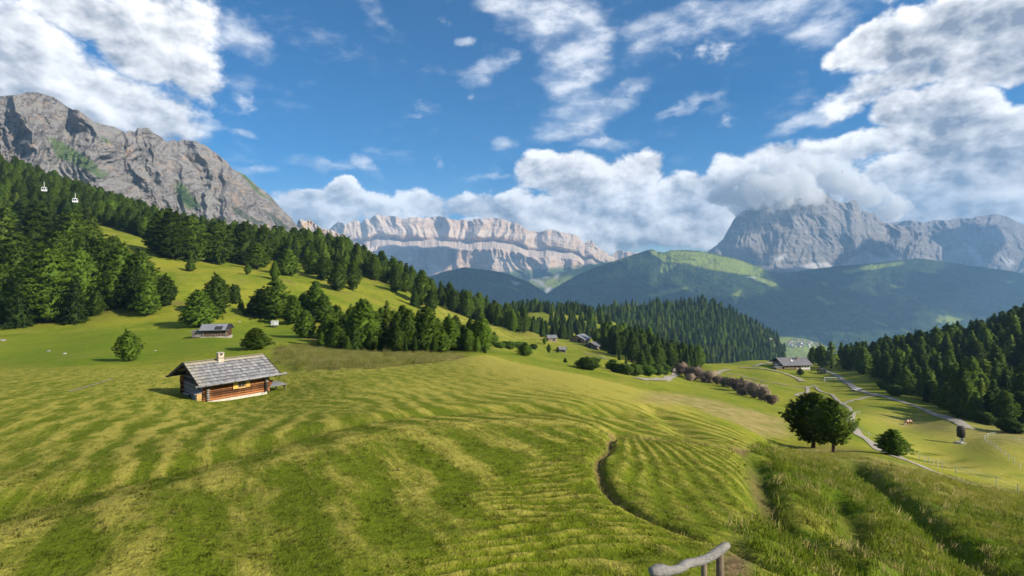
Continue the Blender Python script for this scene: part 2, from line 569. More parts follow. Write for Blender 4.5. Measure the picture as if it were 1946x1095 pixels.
def cubic_resample(a, pos, axis):
    """Catmull-Rom interpolation of A along AXIS at fractional indices POS."""
    a = np.moveaxis(a, axis, 0)
    i = np.clip(np.floor(pos).astype(int), 0, a.shape[0] - 2)
    t = (pos - i)[:, None]
    g = lambda k: a[np.clip(i + k, 0, a.shape[0] - 1)]
    p0, p1, p2, p3 = g(-1), g(0), g(1), g(2)
    r = 0.5 * (2 * p1 + (p2 - p0) * t + (2 * p0 - 5 * p1 + 4 * p2 - p3) * t * t + (3 * p1 - p0 - 3 * p2 + p3) * t ** 3)
    return np.moveaxis(r, 0, axis)


val = cubic_resample(val, (US - cu_[0]) / (cu_[1] - cu_[0]), 1)
val = cubic_resample(val, (LS - cl_[0]) / (cl_[1] - cl_[0]), 0)
UU, YY = np.meshgrid(US, YS)
XX = UU * YY
ZZ = val * YY
ZS = ZZ.copy()


def ground_dir(px, py, y0=2.0, y1=1200.0):
    """Walk along the line of sight of a photo pixel to the first ground it meets."""
    fu = ((px - CX) / F - US[0]) / (US[1] - US[0])
    i = int(np.clip(fu, 0, NU - 2))
    t = fu - i
    col = (ZZ[:, i] * (1 - t) + ZZ[:, i + 1] * t) / YS
    s = (HY - py) / F
    ok = np.nonzero((col >= s) & (YS > y0) & (YS < y1))[0]
    if len(ok) == 0:
        return None
    k = ok[0]
    Y = YS[k]
    if k > 0 and col[k - 1] < s:
        f = (s - col[k - 1]) / max(col[k] - col[k - 1], 1e-9)
        Y = YS[k - 1] + (YS[k] - YS[k - 1]) * f
    X = (px - CX) / F * Y
    return Vector((X, Y, gz(X, Y)))


def gz(X, Y):
    fu = (X / Y - US[0]) / (US[1] - US[0])
    i = int(np.clip(fu, 0, NU - 2))
    t = min(max(fu - i, 0), 1)
    j = int(np.clip(np.searchsorted(YS, Y) - 1, 0, NY - 2))
    s = (Y - YS[j]) / (YS[j + 1] - YS[j])
    return float((ZZ[j, i] * (1 - t) + ZZ[j, i + 1] * t) * (1 - s) + (ZZ[j + 1, i] * (1 - t) + ZZ[j + 1, i + 1] * t) * s)


def at(px, py, **k):
    for d in range(24):                       # a point just above a crest slides down onto it
        p = ground_dir(px, py + d * 0.7, **k)
        if p is not None:
            return p
    raise ValueError('no ground at %s %s' % (px, py))


# ---- lines on the ground: banks, ditches, paths
def smooth_line(P, step=0.5):
    P = np.array(P, float)
    t = np.concatenate([[0], np.cumsum(np.maximum(np.linalg.norm(np.diff(P, axis=0), axis=1), 1e-4))])
    n = max(8, int(t[-1] / step))
    s = np.linspace(0, t[-1], n)
    idx = np.clip(np.searchsorted(t, s, side='right') - 1, 0, len(P) - 2)
    f = ((s - t[idx]) / (t[idx + 1] - t[idx]))[:, None]
    g = lambda k: P[np.clip(idx + k, 0, len(P) - 1)]
    p0, p1, p2, p3 = g(-1), g(0), g(1), g(2)
    return 0.5 * (2 * p1 + (p2 - p0) * f + (2 * p0 - 5 * p1 + 4 * p2 - p3) * f * f + (3 * p1 - p0 - 3 * p2 + p3) * f ** 3)


def line_dist(L, pad):
    """Distance of every ground vertex to a polyline (big where far away)."""
    D = np.full(XX.shape, 1e6)
    L = np.asarray(L)
    m = (XX > L[:, 0].min() - pad) & (XX < L[:, 0].max() + pad) & (YY > L[:, 1].min() - pad) & (YY < L[:, 1].max() + pad)
    x, y = XX[m], YY[m]
    d = np.full(x.shape, 1e6)
    for p in L[:, :2]:
        d = np.minimum(d, (x - p[0]) ** 2 + (y - p[1]) ** 2)
    D[m] = np.sqrt(d)
    return D


def pixel_line(pp, step=0.3):
    return smooth_line([at(*q)[:2] for q in pp], step)


ROCKY = fbm(XX / 30, YY / 30, 4, 5)
near_fade = sstep(YY, 6, 40)
ZZ += fbm(XX / 9.0, YY / 9.0, 3, 2) * 0.10 * (1 - sstep(YY, 60, 160))
ZZ += fbm(XX / 34, YY / 34, 4, 11) * np.clip(YY * 0.008, 0.0, 2.2) * sstep(YY, 60, 160)
ZZ += fbm(XX / 260, YY / 260, 4, 13) * 40 * sstep(YY, 1300, 2500)

crack = pixel_line([(1175, 826), (1160, 832), (1158, 850), (1138, 868), (1140, 900), (1165, 940), (1205, 968), (1262, 995), (1330, 1020), (1385, 1034), (1440, 1062)], 0.12)
ditch1 = pixel_line([(1432, 862), (1448, 905), (1462, 950), (1490, 985), (1510, 1010), (1560, 1040), (1640, 1085), (1720, 1120)], 0.2)
ditch2 = pixel_line([(1625, 878), (1660, 905), (1715, 945), (1770, 985), (1830, 1035), (1880, 1075), (1930, 1110)], 0.3)
ditch3 = pixel_line([(1588, 935), (1606, 960), (1622, 990), (1615, 1030)], 0.2)
hollow = pixel_line([(-180, 975), (0, 958), (130, 924), (250, 898), (400, 863), (500, 838), (600, 813), (700, 793), (780, 783), (850, 778), (1000, 775), (1100, 777), (1180, 780)], 0.25)
crest = pixel_line([(-180, 1058), (0, 1018), (130, 985), (250, 952), (400, 912), (500, 886), (600, 858), (700, 834), (780, 818), (850, 808), (1000, 803), (1100, 808)], 0.25)
fold = pixel_line([(1240, 775), (1265, 792), (1290, 812), (1310, 828)], 0.3)
step1 = pixel_line([(-60, 634), (60, 631), (200, 626), (330, 619), (480, 610), (570, 606)], 1.0)
bank1 = pixel_line([(1165, 825), (1290, 835), (1380, 848), (1430, 855)], 0.3)
dD = {}
for nm, L, w, dep in (('crack', crack, 0.16, 0.22), ('ditch1', ditch1, 0.45, 0.5), ('ditch2', ditch2, 0.75, 1.0), ('ditch3', ditch3, 0.5, 0.5), ('bank1', bank1, 0.3, 0.15), ('hollow', hollow, 1.6, 0.55), ('crest', crest, 1.4, -0.06), ('fold', fold, 0.7, 0.3), ('step1', step1, 1.3, 0.55)):
    D = line_dist(L, 8.0)
    dD[nm] = D
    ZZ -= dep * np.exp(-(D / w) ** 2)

# mown swaths and the little terraces trodden into the knoll are real ripples
sw_d = np.array([0.876, 0.482])
swath = (XX * sw_d[0] + YY * sw_d[1]) / 1.55 + fbm(XX / 9, YY / 9, 2, 21) * 1.1 + fbm(XX / 1.6, YY / 1.6, 3, 23) * 0.30
PX = CX + F * UU
PY = HY - F * ZZ / YY


def polymask(poly, ymin, ymax, blur=6, wob=0.0):
    q = np.array(poly, float)
    x = PX + (fbm(XX / 3, YY / 3, 3, 31) * wob if wob else 0)
    y = PY + (fbm(XX / 3, YY / 3, 3, 37) * wob * 0.5 if wob else 0)
    ins = np.zeros(x.shape, bool)
    n = len(q)
    for i in range(n):
        (x0, y0), (x1, y1) = q[i], q[(i + 1) % n]
        c = (y0 > y) != (y1 > y)
        with np.errstate(divide='ignore', invalid='ignore'):
            ins ^= c & (x < (x1 - x0) * (y - y0) / (y1 - y0 + 1e-12) + x0)
    m = (ins & (YY >= ymin) & (YY <= ymax)).astype(float)
    for _ in range(2):
        for ax in (0, 1):
            pad = [(0, 0), (0, 0)]
            pad[ax] = (blur + 1, blur)
            c = np.cumsum(np.pad(m, pad, 'edge'), axis=ax)
            w = 2 * blur + 1
            m = (c[w:] - c[:-w]) / w if ax == 0 else (c[:, w:] - c[:, :-w]) / w
    return m


M_terr = polymask([(760, 1110), (900, 960), (1010, 870), (1120, 815), (1160, 830), (1140, 880), (1150, 930), (1230, 985), (1300, 1030), (1250, 1200), (700, 1200)], 3, 30, 10)
M_fan = polymask([(1165, 828), (1300, 840), (1420, 858), (1450, 940), (1400, 1000), (1340, 1020), (1220, 970), (1150, 905)], 5, 40, 5)
M_mown = polymask([(-900, 3000), (-900, 690), (250, 700), (560, 700), (700, 690), (930, 668), (1040, 694), (1200, 735), (1300, 770), (1440, 835), (1420, 858), (1440, 930), (1400, 1000), (1370, 1030), (1330, 1200), (1330, 3000)], 1, 100, 5)
M_brown = (polymask([(530, 664), (600, 656), (740, 668), (860, 676), (880, 684), (700, 702), (560, 704), (528, 690)], 50, 130, 4, 6))
M_tall = np.maximum(M_brown, polymask([(1180, 770), (1240, 745), (1320, 752), (1400, 772), (1490, 795), (1500, 830), (1450, 832), (1380, 800), (1300, 768)], 36, 140, 3, 6))
M_rough = np.maximum(polymask([(1430, 856), (1500, 846), (1600, 860), (1720, 890), (1946, 935), (2500, 1000), (2500, 3000), (1380, 3000), (1380, 1040), (1400, 1000), (1450, 985), (1440, 920)], 1, 60, 4, 8), 0)
M_straw = np.maximum(polymask([(1490, 850), (1600, 850), (1700, 880), (1800, 905), (1946, 935), (1946, 990), (1800, 950), (1650, 890), (1500, 880)], 20, 62, 5, 12),
                     polymask([(1640, 778), (1760, 800), (1946, 815), (2300, 830), (2300, 860), (1946, 850), (1850, 835), (1700, 806)], 70, 150, 5, 10))
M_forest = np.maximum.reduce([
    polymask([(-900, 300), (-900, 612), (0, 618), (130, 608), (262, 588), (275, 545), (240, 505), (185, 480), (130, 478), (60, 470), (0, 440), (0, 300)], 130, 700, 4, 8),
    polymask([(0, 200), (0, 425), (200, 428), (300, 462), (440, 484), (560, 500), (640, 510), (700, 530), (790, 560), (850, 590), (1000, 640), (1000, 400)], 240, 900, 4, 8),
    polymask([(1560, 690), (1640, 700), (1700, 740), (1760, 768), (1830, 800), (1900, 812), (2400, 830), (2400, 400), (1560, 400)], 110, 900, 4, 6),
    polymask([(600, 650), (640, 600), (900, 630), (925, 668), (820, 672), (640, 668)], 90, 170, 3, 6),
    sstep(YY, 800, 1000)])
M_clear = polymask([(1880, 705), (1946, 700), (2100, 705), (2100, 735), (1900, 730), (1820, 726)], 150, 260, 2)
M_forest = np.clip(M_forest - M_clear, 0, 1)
M_mown2 = np.maximum(polymask([(830, 583), (900, 598), (1060, 640), (1010, 652), (900, 630), (840, 612)], 150, 345, 2), polymask([(1660, 860), (1740, 850), (1946, 900), (1946, 925), (1800, 895)], 40, 110, 2))
M_lush = np.maximum.reduce([0.35 * polymask([(1650, 850), (1760, 845), (1900, 900), (1946, 925), (1946, 890), (1860, 850), (1740, 812), (1640, 800), (1640, 830)], 55, 140, 4, 8),
                            polymask([(0, 632), (320, 618), (560, 606), (600, 640), (480, 660), (240, 690), (0, 690)], 80, 170, 5, 10) * 0.6])
M_yard = np.exp(-(((XX + 26.1) / 4.6) ** 2 + ((YY - 48.6) / 4.3) ** 2) ** 2)
bare = np.maximum.reduce([np.exp(-(dD['crack'] / 0.10) ** 2), 0.95 * np.exp(-(dD['bank1'] / 0.26) ** 2), polymask([(1370, 1050), (1420, 1052), (1430, 1110), (1360, 1110)], 4, 12, 3) * 0.9,
                          polymask([(1425, 870), (1445, 930), (1475, 990), (1455, 995), (1425, 930)], 8, 30, 2, 8) * 0.6])
for (px_, py_, sx_, sy_) in [(338, 577, 3.5, 1.2), (545, 534, 4.0, 2.0), (655, 556, 5.0, 1.8), (596, 645, 3.0, 1.6), (100, 613, 4.0, 1.4), (470, 600, 3.0, 1.0), (420, 540, 6.0, 1.0), (690, 672, 4.0, 1.2), (1085, 655, 4.0, 1.5), (1095, 625, 8.0, 6.0), (760, 590, 5.0, 1.6), (300, 690, 1.2, 0.6), (120, 674, 0.9, 0.5), (92, 669, 0.9, 0.5)]:
    q_ = ground_dir(px_, py_)
    if q_ is not None:
        bare = np.maximum(bare, 0.75 * np.exp(-(((XX - q_.x) / sx_) ** 2 + ((YY - q_.y) / sy_ / 1.6) ** 2)) * np.clip(0.6 + 1.4 * fbm(XX / 1.5, YY / 1.5, 3, 65), 0, 1))
M_hay = polymask([(860, 668), (940, 668), (1040, 690), (1200, 734), (1330, 778), (1260, 786), (1100, 742), (950, 708), (880, 690)], 30, 90, 8)  # straw yellow painted in to make the hill crest look sunlit
M_sunny = polymask([(1640, 785), (1740, 800), (1946, 850), (2200, 880), (2200, 960), (1946, 930), (1800, 890), (1700, 850), (1640, 820)], 50, 160, 5)  # yellower colour painted over this pasture to make it look sunlit
dark_d = np.maximum.reduce([np.exp(-(dD[k] / w) ** 2) for k, w in (('ditch1', 0.5), ('ditch2', 0.9), ('ditch3', 0.55))])  # shadow in the ditches, put into the grass colour

terr_phase = (YY + 0.07 * (XX - 1.6) ** 2 + 0.10 * XX) / 0.42 + fbm(XX / 2.6, YY / 1.3, 4, 41) * 1.5
ZZ += M_terr * 0.045 * np.sin(terr_phase * 2 * np.pi)
fan_phase = (np.arctan2(XX - 5.4, YY - 24.0)) * 22 + fbm(XX / 4, YY / 4, 2, 44) * 0.5
ZZ += M_fan * 0.018 * np.sin(fan_phase * 2 * np.pi)
M_sw = M_mown * (1 - M_terr) * (1 - M_fan)
ZZ += M_sw * 0.020 * np.sin(swath * 2 * np.pi) * (0.4 + 0.6 * np.clip(fbm(XX / 6, YY / 6, 2, 51) + 0.6, 0, 1)) * (1 - 0.8 * sstep(YY, 18, 40)) * (1 - sstep(YY, 45, 80))
row2 = (YY - 0.55 * XX) / 5.2 + fbm(XX / 25, YY / 25, 2, 57) * 0.35
ZZ += M_mown2 * 0.16 * np.sin(row2 * 2 * np.pi) * sstep(YY, 120, 180)
ZZ += (M_rough * 0.10 + 0.03 * (1 - M_mown)) * fbm(XX / 0.9, YY / 0.9, 3, 61) * (1 - sstep(YY, 25, 60))

ground = mesh_obj('ground', np.stack([XX, YY, ZZ], -1).reshape(-1, 3), grid_faces(NY, NU), None, None, True)
tag(ground, kind='structure')
amp_n = np.clip(0.65 + 1.4 * fbm(XX / 4.5, YY / 4.5, 4, 53), 0.05, 1.2)
near_g = 1 - sstep(YY, 10, 26)            # greener, darker tone over the knoll in front
stripe_v = -0.30 * near_g * M_mown + amp_n * (1 - 0.10 * near_g) * (np.where(M_mown2 > 0.05, np.sin(row2 * 2 * np.pi), np.sin(swath * 2 * np.pi) * (1 - 0.7 * sstep(YY, 18, 45))) * np.maximum(M_sw, M_mown2) + 0.75 * np.sin(terr_phase * 2 * np.pi) * M_terr + 0.8 * np.sin(fan_phase * 2 * np.pi) * M_fan)
for nm, a in (('mown', np.maximum.reduce([M_mown, M_mown2, 0.75 * M_sunny])), ('stripe', stripe_v + 0.9 * M_hay + 0.5 * M_sunny + 0.7 * np.exp(-((dD['crest'] - 0.1) / 0.7) ** 2) * (YY < 30)), ('tall', np.maximum(np.maximum(M_tall - 0.55 * M_brown, 0), M_straw * 0.8)), ('rough', M_rough), ('forest', M_forest), ('lush', np.maximum.reduce([M_lush, M_yard, 0.0 * dD['hollow']])), ('bare', bare), ('ditch', np.maximum(dark_d, 0.62 * np.exp(-(dD['hollow'] / 1.5) ** 4) * np.clip(0.75 + 0.8 * fbm(XX / 2.5, YY / 2.5, 3, 67), 0.2, 1)))):  # stripes plus painted highlights on the hill crest, pasture and knoll crest
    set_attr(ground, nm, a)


def ground_material():
    m, nt, b = new_mat('meadow')
    P = nt.node('ShaderNodeNewGeometry', _out=None).outputs['Position']
    big = nt.noise(P, 0.045, 4.0, 0.6)
    med = nt.noise(P, 0.55, 5.0, 0.62)
    fine = nt.noise(P, 9.0, 5.0, 0.7)
    blade = nt.noise(nt.scaled(P, 1.0, 0.35, 1.0), 34.0, 3.0, 0.7)
    comb = nt.noise(nt.vec(nt.vm('DOT_PRODUCT', P, (0.876, 0.482, 0.0)), nt.mul(nt.vm('DOT_PRODUCT', P, (-0.482, 0.876, 0.0)), 0.16), 0.0), 3.2, 4.0, 0.65)
    patch = nt.noise(nt.vm('ADD', P, (11, 3, 5)), 1.7, 4.0, 0.65)
    mown, stripe, tall, rough = nt.attr('mown'), nt.attr('stripe'), nt.attr('tall'), nt.attr('rough')
    forest, lush, bare_, ditch = nt.attr('forest'), nt.attr('lush'), nt.attr('bare'), nt.attr('ditch')
    # pasture: green with drier patches
    c = nt.mix(nt.ramp(nt.add(nt.add(nt.mul(big, 0.5), nt.mul(med, 0.3)), nt.mul(patch, 0.2)), 0.38, 0.60), (0.125, 0.175, 0.012, 1), (0.245, 0.245, 0.026, 1))
    mott = nt.noise(nt.scaled(P, 1.0, 0.6, 1.0), 0.16, 5.0, 0.65)
    c = nt.mix(nt.mul(nt.ramp(mott, 0.50, 0.68), 0.65), c, (0.235, 0.205, 0.045, 1))
    c = nt.mix(nt.mul(nt.ramp(mott, 0.46, 0.30), 0.55), c, (0.070, 0.125, 0.008, 1))
    # mown: dry cut grass on the swaths, green stubble between
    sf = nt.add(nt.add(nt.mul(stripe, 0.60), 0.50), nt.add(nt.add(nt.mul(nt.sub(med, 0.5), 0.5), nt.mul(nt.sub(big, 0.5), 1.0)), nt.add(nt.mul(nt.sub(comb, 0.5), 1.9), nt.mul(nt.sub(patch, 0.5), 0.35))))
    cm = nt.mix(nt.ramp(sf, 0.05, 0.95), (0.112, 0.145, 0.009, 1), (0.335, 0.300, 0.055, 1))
    dryp = nt.ramp(nt.noise(nt.vm('ADD', P, (31, 7, 0)), 0.8, 4.0, 0.6), 0.60, 0.74)
    cm = nt.mix(nt.mul(dryp, 0.3), cm, (0.30, 0.225, 0.075, 1))
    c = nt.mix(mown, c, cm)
    c = nt.mix(nt.mul(lush, 0.85), c, (0.095, 0.165, 0.010, 1))
    cr = nt.mix(nt.ramp(med, 0.40, 0.66), (0.095, 0.150, 0.010, 1), (0.235, 0.220, 0.035, 1))
    c = nt.mix(rough, c, cr)
    ct = nt.mix(nt.ramp(nt.add(nt.mul(med, .6), nt.mul(fine, .4)), 0.38, 0.62), (0.200, 0.185, 0.045, 1), (0.370, 0.290, 0.120, 1))
    c = nt.mix(nt.mul(tall, 0.92), c, ct)
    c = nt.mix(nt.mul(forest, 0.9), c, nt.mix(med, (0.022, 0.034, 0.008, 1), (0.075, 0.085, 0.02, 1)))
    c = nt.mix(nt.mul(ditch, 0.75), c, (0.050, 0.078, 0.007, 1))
    c = nt.mix(bare_, c, nt.mix(fine, (0.060, 0.035, 0.018, 1), (0.26, 0.17, 0.10, 1)))
    sp = nt.add(nt.mul(fine, 0.55), nt.mul(blade, 0.45))
    c = nt.mix(1.0, c, nt.mix(nt.ramp(sp, 0.28, 0.72), (0.55, 0.55, 0.55, 1), (1.42, 1.42, 1.42, 1)), 'MULTIPLY')
    nt.put(b.inputs['Base Color'], c)
    b.inputs['Roughness'].default_value = 0.95
    b.inputs['Specular IOR Level'].default_value = 0.05
    h = nt.add(nt.add(nt.add(nt.mul(fine, 0.05), nt.mul(blade, 0.03)), nt.mul(med, 0.10)), nt.add(nt.mul(patch, 0.10), nt.mul(nt.mul(comb, mown), 0.07)))
    nt.put(b.inputs['Normal'], nt.bump(h, 0.8, 1.0))
    return m


ground.data.materials.append(ground_material())

# ------------------------------------------------------------------ mountains and far hills
def inside(poly, x, y):
    q = np.array(poly, float)
    ins = np.zeros(x.shape, bool)
    for i in range(len(q)):
        (x0, y0), (x1, y1) = q[i], q[(i + 1) % len(q)]
        c = (y0 > y) != (y1 > y)
        ins ^= c & (x < (x1 - x0) * (y - y0) / (y1 - y0 + 1e-12) + x0)
    return ins


def blur2(m, blur):
    for _ in range(2):
        for ax in (0, 1):
            pad = [(0, 0), (0, 0)]
            pad[ax] = (blur + 1, blur)
            c = np.cumsum(np.pad(m, pad, 'edge'), axis=ax)
            w = 2 * blur + 1
            m = (c[w:] - c[:-w]) / w if ax == 0 else (c[:, w:] - c[:, :-w]) / w
    return m


def massif(name, top, base, Ytop, Ybase, nc, nr, prof, relief, jag=1.5, jag_k=0.12, back=700, mat=None, masks=None, seed=0, jag_seed=None):
    """A solid mountain front: crest line TOP and foot line BASE (photo points), distances at crest and foot, a depth profile,
    carved by RELIEF(s, h, t) in metres along and up the face; a back slope closes it behind the crest."""
    tp, bp = np.array(top, float), np.array(base, float)
    px = np.linspace(tp[0, 0], tp[-1, 0], nc)
    pt = np.interp(px, tp[:, 0], tp[:, 1])
    pt = pt + jag * fbm(px * jag_k, px * 0, 5, (jag_seed or seed) + 3, 0.6)
    pb = np.interp(px, bp[:, 0], bp[:, 1])
    Yt = np.interp(px, *np.array(Ytop, float).T) if isinstance(Ytop, list) else np.full(nc, float(Ytop))
    Yb = np.interp(px, *np.array(Ybase, float).T) if isinstance(Ybase, list) else np.full(nc, float(Ybase))
    t = np.linspace(0, 1, nr)[:, None]
    py = pb + (pt - pb) * t
    Y = Yb + (Yt - Yb) * np.interp(t, *np.array(prof, float).T)
    u = ((px - CX) / F)[None, :]
    s = u * Yt.mean()
    h = (HY - py) / F * Yt.mean()
    Y = Y + relief(s + 0 * t, h, t + 0 * s)
    PXg = px[None, :] + 0 * t
    X, Z = u * Y, (HY - py) / F * Y
    # behind the crest
    nb = 8
    rows = [(X, Y, Z)]
    xb, yb, zb = [], [], []
    for k in range(1, nb + 1):
        f = k / nb
        yy = Y[-1] + back * f
        xb.append(u[0] * yy)
        yb.append(yy)
        zb.append(Z[-1] - back * (0.25 * f + 0.9 * f * f) + fbm(u[0] * 40, f * 6 + 0 * u[0], 3, seed + 60) * back * 0.08 * f)
    X = np.vstack([X, np.array(xb)]); Y = np.vstack([Y, np.array(yb)]); Z = np.vstack([Z, np.array(zb)])
    o = mesh_obj(name, np.stack([X, Y, Z], -1).reshape(-1, 3), grid_faces(nr + nb, nc), mat, None, True)
    tag(o, kind='structure')
    full = np.vstack([t + 0 * s, np.ones((nb, nc))])
    set_attr(o, 'rise', full)
    for nm, (polys, bl, wob) in (masks or {}).items():
        m = np.zeros((nr, nc))
        xq = PXg + fbm(s / 60, h / 60, 4, seed + 71) * wob
        yq = py + fbm(s / 60, h / 60, 4, seed + 77) * wob * 0.6
        for p in polys:
            m = np.maximum(m, inside(p, xq, yq))
        if bl:
            m = blur2(m, bl)
        set_attr(o, nm, np.vstack([m, np.zeros((nb, nc))]))
    return o, (X[:nr], Y[:nr], Z[:nr])


def rock_material(name, pale, mid, dark, scale, scree=(0.50, 0.46, 0.42), grass=(0.07, 0.11, 0.03), warm=(0.46, 0.33, 0.23), flat=0.7):
    m, nt, b = new_mat(name)
    g = nt.node('ShaderNodeNewGeometry', _out=None)
    P, Nn = g.outputs['Position'], g.outputs['Normal']
    streak = nt.noise(nt.scaled(P, 1.0, 1.0, 0.40), 0.016 / scale, 8.0, 0.68)
    strata = nt.noise(nt.scaled(P, 0.12, 0.12, 1.0), 0.040 / scale, 5.0, 0.6, dist=0.6)
    big = nt.noise(P, 0.0045 / scale, 5.0, 0.6)
    tiny = nt.noise(P, 0.12 / scale, 4.0, 0.7)
    f = nt.add(nt.add(nt.mul(streak, 0.45), nt.mul(strata, 0.25)), nt.mul(tiny, 0.30))
    c = nt.mix(nt.ramp(f, 0.36, 0.56), (*dark, 1), (*mid, 1))
    c = nt.mix(nt.ramp(f, 0.50, 0.66), c, (*pale, 1))
    c = nt.mix(nt.mul(nt.ramp(nt.add(nt.mul(big, 0.7), nt.mul(strata, 0.3)), 0.50, 0.64), 0.6), c, (*warm, 1))
    nz = nt.xyz(Nn)[2]
    c = nt.mix(nt.mul(nt.ramp(nz, 0.50, 0.72), flat), c, (*scree, 1))
    c = nt.mix(nt.mul(nt.attr('scree'), 0.95), c, nt.mix(tiny, tuple(x * 0.8 for x in scree) + (1,), tuple(min(1, x * 1.15) for x in scree) + (1,)))
    gr = nt.mul(nt.attr('grass'), nt.ramp(nt.add(nt.mul(tiny, .5), nt.mul(streak, .5)), 0.38, 0.50))
    c = nt.mix(gr, c, nt.mix(tiny, tuple(x * 0.5 for x in grass) + (1,), tuple(x * 1.5 for x in grass) + (1,)))
    wd = nt.mul(nt.attr('wood'), nt.ramp(nt.noise(P, 0.05 / scale, 4.0, 0.7), 0.42, 0.52))
    c = nt.mix(wd, c, (0.016, 0.035, 0.014, 1))
    nt.put(b.inputs['Base Color'], c)
    b.inputs['Roughness'].default_value = 0.95
    b.inputs['Specular IOR Level'].default_value = 0.08
    nt.put(b.inputs['Normal'], nt.bump(nt.add(nt.mul(f, 1.0), nt.mul(tiny, 0.5)), 0.7, 12.0 * scale))
    return m


# ---- the near wall of cliffs on the left
def rel_left(s, h, t):
    w = s + 90 * fbm(s / 260, h / 160, 4, 81)
    mod = np.clip(0.55 + 1.2 * fbm(s / 300, h / 240, 2, 83), 0.1, 1.2)
    lean = w + 0.16 * h
    r = -95 * ridged(lean / 250, h / 900, 3, 82, 0.42) - 38 * mod * ridged(lean / 74, h / 330, 3, 84, 0.5) - 16 * mod * ridged((w - 0.2 * h) / 26, h / 40, 3, 86)
    r += 5 * fbm(s / 60, h / 26, 4, 88) + 3.5 * fbm(s / 9, h / 7, 3, 89)
    return r


LEFT_TOP = [(-330, 260), (-200, 215), (-90, 190), (0, 183), (43, 179), (51, 175), (71, 176), (102, 184), (124, 200), (137, 208), (149, 209), (168, 223), (177, 231), (202, 238), (217, 241), (239, 252), (244, 248), (248, 249), (258, 250), (261, 243), (283, 243), (289, 251), (304, 259), (318, 271), (320, 269), (332, 265), (334, 270), (346, 265), (373, 269), (391, 277), (413, 293), (432, 308), (441, 321), (466, 333), (491, 355), (512, 370), (528, 389), (553, 414), (565, 431), (600, 452), (640, 480)]
mat_left = rock_material('near_dolomite', (0.285, 0.262, 0.240), (0.170, 0.157, 0.150), (0.050, 0.046, 0.050), 0.16, scree=(0.225, 0.215, 0.205), warm=(0.31, 0.22, 0.155))
massif('cliff_wall', LEFT_TOP, [(-330, 480), (0, 460), (300, 500), (640, 540)], [(-330, 1150), (0, 1250), (300, 1500), (640, 2000)], [(-330, 900), (0, 1000), (300, 1200), (640, 1650)],
       640, 300, [(0, 0), (0.3, 0.45), (0.55, 0.66), (0.9, 0.85), (1, 1)], rel_left, 1.2, 0.10, 500, mat_left,
       {'grass': ([[(90, 262), (125, 270), (165, 298), (205, 330), (195, 340), (140, 312), (105, 300)], [(330, 345), (352, 352), (375, 390), (355, 398), (338, 370)], [(440, 300), (480, 345), (520, 385), (500, 372), (455, 335)], [(185, 262), (215, 270), (205, 276)]], 2, 14),
        'wood': ([[(335, 358), (350, 362), (380, 395), (372, 402), (345, 380)], [(440, 392), (475, 410), (500, 424), (480, 424), (445, 405)], [(505, 398), (530, 418), (552, 436), (530, 436)], [(125, 305), (150, 318), (130, 320)]], 1, 10),
        'scree': ([[(380, 330), (420, 400), (400, 430), (380, 400)], [(90, 300), (150, 330), (230, 380), (180, 370), (60, 320)]], 6, 20)}, seed=5)

# ---- a red rock tower between the wall and the big plateau
massif('rock_tower', [(556, 446), (563, 432), (567, 418), (574, 417), (580, 421), (586, 418), (592, 420), (600, 427), (612, 434), (630, 437), (650, 448), (664, 462)], [(556, 500), (664, 500)], 2700, 2550, 110, 60, [(0, 0), (1, 1)],
       lambda s, h, t: -30 * ridged(s / 70, h / 120, 4, 91) - 12 * ridged(s / 22, h / 40, 3, 92), 1.6, 0.35, 200,
       rock_material('red_dolomite', (0.50, 0.37, 0.27), (0.38, 0.27, 0.19), (0.17, 0.12, 0.09), 0.3), {'wood': ([[(600, 440), (664, 455), (664, 500), (556, 500), (565, 440)]], 1, 6)}, seed=9)


# ---- the pale plateau with its ledge half way up
def rel_sella(s, h, t):
    w = s + 260 * fbm(s / 1100, h / 700, 4, 101)
    mod = np.clip(0.5 + 1.3 * fbm(s / 800, h / 900, 2, 103), 0.08, 1.2)
    up = sstep(t, 0.70, 0.78)
    low = sstep(t, 0.10, 0.24) * (1 - sstep(t, 0.62, 0.70))
    fan = 1 - sstep(t, 0.12, 0.30)
    r = -460 * ridged(w / 900, h / 1600 + 0.25 * w / 900, 3, 102, 0.42) * (low + 0.3 * fan) - 110 * mod * ridged(w / 240, h / 900, 3, 104, 0.5) * low - 230 * ridged(w / 520, h / 1500, 3, 106, 0.45) * up - 30 * mod * ridged(w / 130, h / 300, 3, 107, 0.5) * up
    r += -13 * ridged(w / 60, h / 110, 3, 108) * (low + up) - 60 * ridged(w / 330, h / 900, 3, 109) * fan + 10 * fbm(s / 80, h / 40, 4, 110)
    return r


SELLA_TOP = [(560, 470), (600, 452), (622, 440), (628, 434), (636, 426), (644, 421), (651, 423), (658, 426), (666, 422), (674, 417), (681, 419), (687, 424), (691, 419), (696, 415), (703, 417), (707, 413), (716, 409), (735, 411), (752, 410), (756, 413), (762, 416), (773, 416), (780, 413), (788, 412), (800, 414), (842, 412), (855, 416), (867, 418), (880, 417), (892, 420), (899, 418), (906, 415), (918, 417), (930, 414), (946, 415), (966, 421), (985, 425), (996, 432), (1004, 438), (1018, 441), (1029, 441), (1037, 437), (1054, 437), (1066, 441), (1090, 446), (1100, 451), (1106, 459), (1111, 463), (1117, 458), (1126, 458), (1131, 466), (1140, 473), (1152, 481), (1165, 488), (1185, 497), (1230, 510)]
mat_sella = rock_material('pale_dolomite', (0.66, 0.49, 0.36), (0.51, 0.375, 0.27), (0.28, 0.21, 0.16), 1.0, scree=(0.58, 0.47, 0.38), warm=(0.60, 0.40, 0.26))
